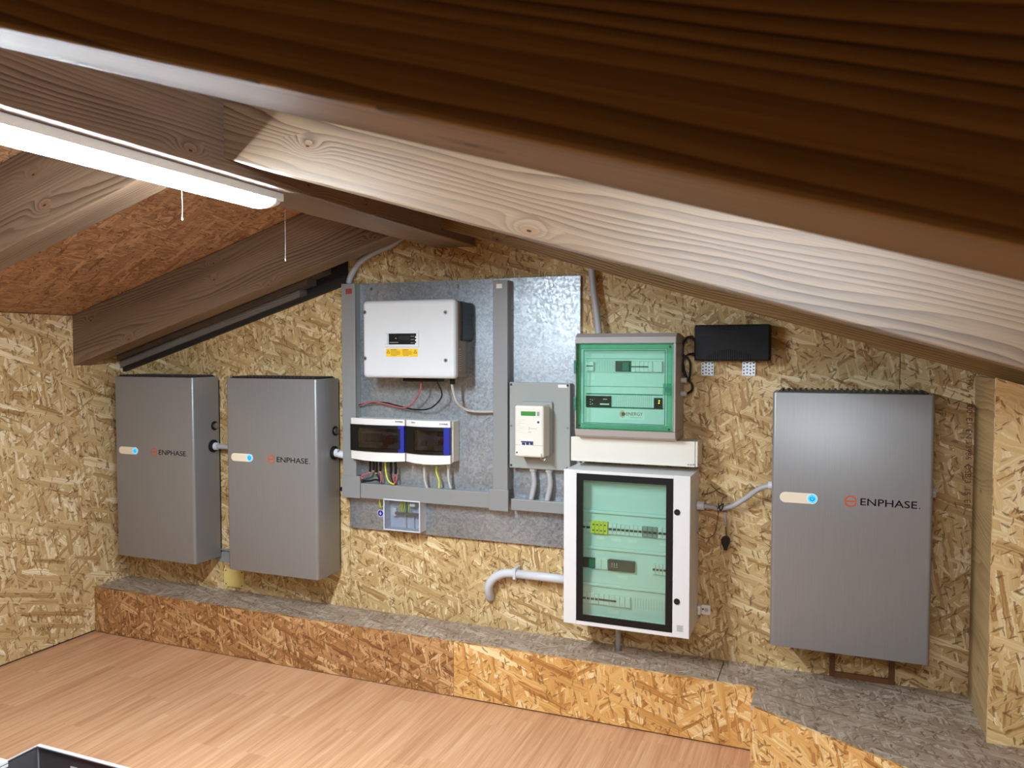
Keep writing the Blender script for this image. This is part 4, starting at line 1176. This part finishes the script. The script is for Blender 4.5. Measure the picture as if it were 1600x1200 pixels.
for z in (1.602, 1.540): obj('cable_boot', cyl(bmesh.new(), (q[0] - 0.012, -0.05, z), 0.007, -0.014, axis='x', n=10), 'black', pa)
labs = ('perforated steel strip under the end of the adapter nearer its cables', 'perforated steel strip under the far end of the adapter')
for (u0, u1), lab_ in zip(((1096, 1115), (1160, 1180)), labs):
    b = rc(u0, 560, u1, 587, -0.010)
    ps = thing('perforated_strip', ((b[0] + b[1]) / 2, 0, b[2]), lab_, 'strip', 'perforated strips')
    obj('band', bx(b[0], b[1], -0.0085, -0.0065, b[2], 1.60), 'steel', ps)
    bm = bmesh.new()
    nx, nz = 4, 6
    for i in range(nx):
        for j in range(nz):
            cyl(bm, (b[0] + (i + 0.5) * (b[1] - b[0]) / nx, -0.0085, b[2] + 0.008 + j * 0.0135 + (0.0035 if i % 2 else 0)), 0.0036, 0.0006, n=6)
    obj('hole', bm, 'print', ps, kind='stuff')
    obj('spacer', bx(b[0], b[1], -0.0065, -0.0003, b[2], 1.60), 'darkgap', ps)
lead = pth((1083, 526, -0.05), (1073, 528, -0.045), (1067, 540, -0.04), (1066, 555, -0.04), (1068, 575, -0.04), (1074, 592, -0.04), (1081, 600, -0.04), (1081, 610, -0.045), (1072, 615, -0.06), (1066, 614, -0.075))
pc = thing('adapter_cable', lead[4], 'black cable looping from the adapter down to the green door box', 'cable')
obj('lead', tube(bmesh.new(), lead, 0.005, 8), 'black', pc)
lead2 = pth((1083, 553, -0.05), (1075, 554, -0.045), (1068, 562, -0.05), (1066, 572, -0.055), (1069, 584, -0.05), (1076, 594, -0.05), (1079, 572, -0.055), (1075, 560, -0.055), (1066, 554, -0.06))
obj('lead', tube(bmesh.new(), lead2, 0.0045, 8), 'black', pc)
for v in (594, 615):
    p = at(1066, v, y=-0.075); obj('gland', cyl(bmesh.new(), (gx1 + 0.024, -0.075, p.z), 0.011, 0.0235, axis='x', n=12), 'cable_grey', pc)

# ------------------------------------------------------------------ conduits and wires
def single(name, bm, mat, label, cat, group=None):
    return tag(obj(name, bm, mat), label, cat, group)
cp = pth((545, 443, -0.045), (549, 430, -0.045), (560, 412, -0.045), (578, 398, -0.045), (600, 388, -0.047), (618, 379, -0.05), (634, 366, -0.055))
single('flexible_conduit', tube(bmesh.new(), cp, 0.0165, 12, corr=0.011), 'conduit', 'grey corrugated conduit curving from the metal panel up to the ridge', 'conduit', 'conduits')
cp = pth((924, 408, -0.045), (926, 440, -0.045), (931, 480, -0.05), (936, 522, -0.06))
single('flexible_conduit', tube(bmesh.new(), cp, 0.0165, 12, corr=0.012), 'conduit', 'grey corrugated conduit dropping into the green door box', 'conduit', 'conduits')
pcx = thing('elbow_conduit', at(765, 935, y=-0.02), 'pale grey conduit elbow running from the wall into the glass cabinet', 'conduit', 'conduits')
cp = pth((766, 934, -0.003), (764, 926, -0.025), (764, 915, -0.04), (772, 903, -0.045), (788, 896, -0.045), (806, 896, -0.045))
obj('flexible_elbow', tube(bmesh.new(), cp, 0.021, 14, corr=0.012), 'conduit_light', pcx)
e0, e1 = at(803, 896, y=-0.045), at(886, 905, y=-0.045)
obj('straight_pipe', tube(bmesh.new(), [(e0.x, -0.045, e0.z), (2.5796, -0.045, e0.z - 0.001)], 0.0195, 14, smooth=False), 'conduit_light', pcx)
obj('pipe_clip', bx(e0.x + 0.002, e0.x + 0.016, -0.068, -0.0003, e0.z - 0.023, e0.z + 0.029, bev=0.003), 'conduit_light', pcx)
p = at(966, 984, y=-0.06)
single('conduit_stub', tube(bmesh.new(), [(p.x, -0.06, cz0 + 0.003), (p.x, -0.06, LZ + 0.0008)], 0.012, 12, smooth=False), 'conduit', 'short grey pipe under the glass cabinet meeting the ledge', 'conduit', 'conduits')
p = BY + 0.150; zz = spots[0][1] + 0.607
single('battery_conduit', tube(bmesh.new(), [(BW + 0.025, p, zz), (0.63, p + 0.004, zz - 0.002), (0.70, p + 0.012, zz - 0.006), (0.766, p + 0.014, zz - 0.008)], 0.0145, 12), 'conduit', 'grey conduit linking the corner battery to the next battery', 'conduit', 'conduits')
zz = spots[1][1] + 0.607
single('battery_conduit', tube(bmesh.new(), [(spots[1][0] + BW + 0.025, p, zz), (1.345, p - 0.001, zz - 0.004), (1.3735, p + 0.004, zz - 0.009)], 0.019, 12), 'conduit_light', 'pale conduit from the second battery into the cable trunking', 'conduit', 'conduits')
wc = thing('battery_conduit', (3.25, -0.04, 0.92), 'grey curved conduit from the glass cabinet to the lone battery', 'conduit', 'conduits')
cp = pth((1096, 790, -0.06), (1112, 792, -0.055), (1128, 794, -0.05), (1146, 790, -0.05), (1166, 778, -0.055), (1186, 764, -0.065), (1206, 758, -0.075))
obj('pipe', tube(bmesh.new(), cp, 0.0105, 12), 'conduit', wc)
q = at(1098, 790, y=-0.06); obj('gland', cyl(bmesh.new(), (q.x + 0.006, -0.06, q.z), 0.018, 0.028, axis='x', n=14), 'conduit_light', wc)
q = at(1201, 758, y=-0.075); obj('gland', cyl(bmesh.new(), (3.4070, -0.075, q.z), 0.016, 0.020, axis='x', n=14), 'conduit_light', wc)
hw = thing('hanging_plug', at(1133, 850, y=-0.03), 'black plug hanging on a thin lead below the curved conduit', 'plug')
obj('lead', tube(bmesh.new(), pth((1132, 797, -0.045), (1132.5, 805, -0.04), (1134, 825, -0.035), (1135, 838, -0.035)), 0.0025, 6), 'brownwire', hw)
obj('lead_sleeve', tube(bmesh.new(), pth((1132.5, 800, -0.042), (1134, 823, -0.036)), 0.004, 8, smooth=False), 'conduit', hw)
a = at(1134, 838, y=-0.035); b = at(1134.5, 859, y=-0.035)
bm = bmesh.new()
prof = [(0.006, 0.0), (0.014, 0.10), (0.0185, 0.22), (0.017, 0.50), (0.012, 0.72), (0.0075, 0.85), (0.008, 1.0)]
outl = [(a.x - r, a.z + (b.z - a.z) * t) for r, t in prof] + [(a.x + r * 0.95, a.z + (b.z - a.z) * t) for r, t in prof[::-1]]
prism(bm, outl, 'y', -0.045, -0.022)
obj('plug_body', bm, 'black', hw)
lw = thing('thin_wire', at(1105, 815, y=-0.05), 'thin brown wire looped and tied around the curved conduit', 'wire')
obj('loop', tube(bmesh.new(), pth((1124, 792, -0.06), (1110, 797, -0.05), (1093, 797, -0.05), (1082, 800, -0.06), (1081, 812, -0.06), (1088, 830, -0.05), (1098, 839, -0.04), (1108, 840, -0.04), (1117, 832, -0.04), (1121, 812, -0.045), (1124, 790, -0.06)), 0.0016, 6), 'brownwire', lw)
obj('loop', tube(bmesh.new(), pth((1092, 785, -0.05), (1108, 788, -0.05), (1124, 792, -0.065), (1130, 778, -0.05), (1136, 775, -0.04), (1122, 768, -0.02), (1110, 756, -0.01)), 0.0016, 6), 'brownwire', lw)
obj('loop', tube(bmesh.new(), pth((1096, 772, -0.02), (1110, 770, -0.015), (1126, 762, -0.01)), 0.0016, 6), 'brownwire', lw)
obj('knot', tube(bmesh.new(), pth((1122, 786, -0.062), (1126, 798, -0.064), (1130, 787, -0.064), (1121, 795, -0.064)), 0.0025, 6), 'black', lw)

# ------------------------------------------------------------------ clear junction box and earth tag
jy = -0.085
q = rc(599, 781, 656, 831, jy)
jx0, jx1, jz0, jz1 = q[0], q[1], 0.688, 0.838
jb = thing('junction_box', ((jx0 + jx1) / 2, -0.02, jz0), 'clear lidded junction box with yellow green earth wires inside', 'junction box')
bm = bmesh.new(); s2 = 0.004
box(bm, jx0, jx0 + s2, jy + 0.006, -0.0202, jz0, jz1); box(bm, jx1 - s2, jx1, jy + 0.006, -0.0202, jz0, jz1)
box(bm, jx0 + s2, jx1 - s2, jy + 0.006, -0.0202, jz0, jz0 + s2); box(bm, jx0 + s2, jx1 - s2, jy + 0.006, -0.0202, jz1 - s2, jz1)
box(bm, jx0 + s2, jx1 - s2, -0.024, -0.0202, jz0 + s2, jz1 - s2)
obj('housing', bm, 'conduit_light', jb)
obj('lid_rim', frame(bmesh.new(), jx0 - 0.001, jx1 + 0.001, jz0 - 0.001, jz1 + 0.001, 0.006, jy, jy + 0.0055, bev=0.0015), 'conduit_light', jb)
obj('lid', bx(jx0 + 0.005, jx1 - 0.005, jy + 0.001, jy + 0.003, jz0 + 0.005, jz1 - 0.005), 'clear', jb, 'clear lid')
zm = jz0 + 0.085
obj('terminal_bar', bx(jx0 + 0.045, jx1 - 0.02, -0.056, -0.044, zm - 0.012, zm, bev=0.001), 'steel', jb)
obj('bar_support', bx(jx0 + 0.030, jx0 + 0.050, -0.050, -0.0242, zm - 0.022, zm + 0.018, bev=0.002), 'sticker_white', jb)
for k in range(5):
    x = jx0 + 0.078 + k * 0.011
    obj('earth_wire', tube(bmesh.new(), [(x - 0.002, -0.05, zm - 0.002), (x + 0.004 * (k - 2) * 0.4, -0.056, zm + 0.025), (x + 0.003 * (2 - k), -0.050, jz1 - 0.005)], 0.0038, 6), 'yg' if k != 3 else 'mod_green', jb)
obj('white_tag', bx(jx0 + 0.132, jx0 + 0.160, -0.062, -0.060, jz1 - 0.032, jz1 - 0.016), 'sticker_white', jb)
obj('rib', bx(jx0 + 0.095, jx0 + 0.098, -0.040, -0.0242, jz0 + 0.005, zm - 0.02), 'conduit_light', jb)
obj('rib', bx(jx0 + 0.140, jx0 + 0.143, -0.040, -0.0242, jz0 + 0.005, zm - 0.02), 'conduit_light', jb)
p = at(594.5, 802, y=-0.022)
et = thing('earth_tag', (p.x, -0.02, p.z), 'small round blue earth symbol tag beside the clear junction box', 'tag')
obj('disc', cyl(bmesh.new(), (p.x, -0.0202, p.z), 0.018, 0.0012), 'sticker_white', et)
obj('disc_face', cyl(bmesh.new(), (p.x, -0.0215, p.z), 0.0155, 0.0006), 'blue', et)
bm = bmesh.new(); y = -0.0222
for (w_, dz) in ((0.014, 0.0), (0.009, -0.0035), (0.004, -0.007)): box(bm, p.x - w_ / 2, p.x + w_ / 2, y - 0.0004, y, p.z + dz - 0.0009, p.z + dz + 0.0009)
box(bm, p.x - 0.0009, p.x + 0.0009, y - 0.0004, y, p.z, p.z + 0.009)
obj('earth_symbol', bm, 'sticker_white', et)
ew = pth((592.5, 770, -0.055), (593, 780, -0.045), (594, 788, -0.035), (595, 793, -0.027))
ewt = thing('earth_wire', ew[-1], 'yellow green earth wire bolted to the metal panel above the blue tag', 'wire')
obj('core', tube(bmesh.new(), ew, 0.0048, 8), 'yg', ewt)
obj('bolt', cyl(bmesh.new(), (ew[-1].x, -0.0202, ew[-1].z), 0.010, 0.008, n=6), 'steel', ewt)

# ------------------------------------------------------------------ small pieces under the batteries
q = rc(351, 886, 382, 921, -0.006)
yp = thing('cover_plate', ((q[0] + q[1]) / 2, 0, q[2]), 'pale yellow square plate on the wall under the second battery', 'plate')
obj('plate', bx(0.553, 0.688, -0.006, -0.0003, 0.271, 0.368, bev=0.001), 'plate_yellow', yp)
for x in (0.567, 0.676):
    for z in (0.283, 0.357): obj('screw', cyl(bmesh.new(), (x, -0.006, z), 0.004, 0.001, n=8), 'print', yp)
br = thing('mounting_rail', (0.62, 0, 0.40), 'grey steel rail showing between the two left batteries', 'rail')
obj('rail', bx(0.50, 0.74, -0.003, -0.0003, 0.40, 0.475), 'trunk', br)
obj('rail_flange', bx(0.50, 0.74, -0.0012 - 0.012, -0.0031, 0.468, 0.475), 'trunk', br)
obj('small_box', bx(0.552, 0.600, -0.004, -0.0032, 0.405, 0.438), 'sticker_white', br) if False else None
wf_ = thing('lath_frame', (3.742, 0, LZ), 'brown wooden lath frame standing on the ledge under the lone battery', 'frame')
fx0, fx1, fz1 = 3.624, 3.860, 0.62
obj('stile', bx(fx0, fx0 + 0.021, -0.012, -0.0003, LZ + 0.0006, fz1, bev=0.001), 'stick', wf_, R=Matrix.Rotation(math.radians(90), 3, 'Y'))
obj('stile', bx(fx1 - 0.021, fx1, -0.012, -0.0003, LZ + 0.0006, fz1, bev=0.001), 'stick', wf_, R=Matrix.Rotation(math.radians(90), 3, 'Y'))
obj('rail', bx(fx0 + 0.0212, fx1 - 0.0212, -0.012, -0.0003, LZ + 0.0006, LZ + 0.022, bev=0.001), 'stick', wf_)
obj('rail', bx(fx0 + 0.0212, fx1 - 0.0212, -0.012, -0.0003, fz1 - 0.021, fz1, bev=0.001), 'stick', wf_)

# ------------------------------------------------------------------ foreground tray, red box, threads
RZ_ = 0.45
c0 = Vector((1.5623, -1.8486, RZ_))
sb = thing('sheet_metal_box', (1.78, -2.2, 0.0), 'open dark sheet metal box with a bright rim standing on the floor', 'box')
W_, D_, T_ = 0.52, 0.62, 0.006
X0, Y1 = c0.x - 0.003, c0.y + 0.003
obj('side_panel', bx(X0, X0 + T_, Y1 - D_, Y1, 0.0, RZ_ - 0.003), 'tray', sb)
obj('side_panel', bx(X0 + W_ - T_, X0 + W_, Y1 - D_, Y1, 0.0, RZ_ - 0.003), 'tray', sb)
obj('back_panel', bx(X0 + T_, X0 + W_ - T_, Y1 - T_, Y1, 0.0, RZ_ - 0.003), 'tray', sb)
obj('front_panel', bx(X0 + T_, X0 + W_ - T_, Y1 - D_, Y1 - D_ + T_, 0.0, RZ_ - 0.003), 'tray', sb)
obj('bottom_panel', bx(X0 + T_, X0 + W_ - T_, Y1 - D_ + T_, Y1 - T_, 0.0005, 0.006), 'tray', sb)
bm = bmesh.new()
box(bm, X0 + 0.003, X0 + T_ + 0.001, Y1 - D_ - 0.001, Y1 + 0.001, RZ_ - 0.003, RZ_)
box(bm, X0 + W_ - T_ - 0.001, X0 + W_ + 0.001, Y1 - D_ - 0.001, Y1 + 0.001, RZ_ - 0.003, RZ_)
box(bm, X0 + T_ + 0.001, X0 + W_ - T_ - 0.001, Y1 - T_ - 0.005, Y1 + 0.001, RZ_ - 0.003, RZ_)
box(bm, X0 + T_ + 0.001, X0 + W_ - T_ - 0.001, Y1 - D_ - 0.001, Y1 - D_ + T_ + 0.001, RZ_ - 0.003, RZ_)
obj('rim', bm, 'tray_rim', sb)
obj('corner_seam', bx(X0 + T_, X0 + T_ + 0.003, Y1 - T_ - 0.003, Y1 - T_, 0.006, RZ_ - 0.004), 'tray_rim', sb)
pz = at(116, 1199.5, y=Y1 - T_)
obj('white_sticker', bx(pz.x - 0.014, pz.x + 0.014, Y1 - T_ - 0.0008, Y1 - T_, pz.z - 0.03, pz.z + 0.002), 'sticker_white', sb)

q = at(12, 1186.5, x=1.60)
sc_ = thing('striped_carton', (1.60, q.y - 0.05, 0.0065), 'red and white striped carton tucked inside the open metal box', 'box')
obj('body', bx(1.572, 1.60, q.y - 0.10, q.y, 0.0065, q.z - 0.02), 'red', sc_)
for k in range(2):
    obj('white_band', bx(1.5715, 1.6005, q.y - 0.1005, q.y + 0.0005, q.z - 0.0195 + k * 0.010, q.z - 0.0125 + k * 0.010), 'sticker_white', sc_)
obj('lid', bx(1.5722, 1.5998, q.y - 0.0998, q.y - 0.0002, q.z - 0.0124, q.z - 0.0096), 'tray', sc_)

def thread(u, v0, v1, top, label):
    p0 = at(u, v0, z=top); y = p0.y; q = at(u + 0.5, v1, y=y)
    t = thing('hanging_thread', (p0.x, y, q.z), label, 'thread', 'dangling threads')
    obj('strand', tube(bmesh.new(), [(p0.x, y, top), (p0.x + 0.001, y, (top + q.z) / 2), (p0.x, y, q.z)], 0.00032, 5, sub=3), 'dust', t)
    bm = bmesh.new(); bmesh.ops.create_icosphere(bm, subdivisions=1, radius=0.003, matrix=Matrix.Translation((p0.x, y, q.z)) @ Matrix.Diagonal((0.8, 0.8, 1.9, 1)))
    obj('dust_lump', bm, 'dust', t)
thread(284, 296, 342, RZ - 0.048, 'pale thread with a dust lump dangling from the tube lamp')
thread(445, 326, 406, RZ, 'fainter dust thread hanging near the lamp end before the dark rafter')
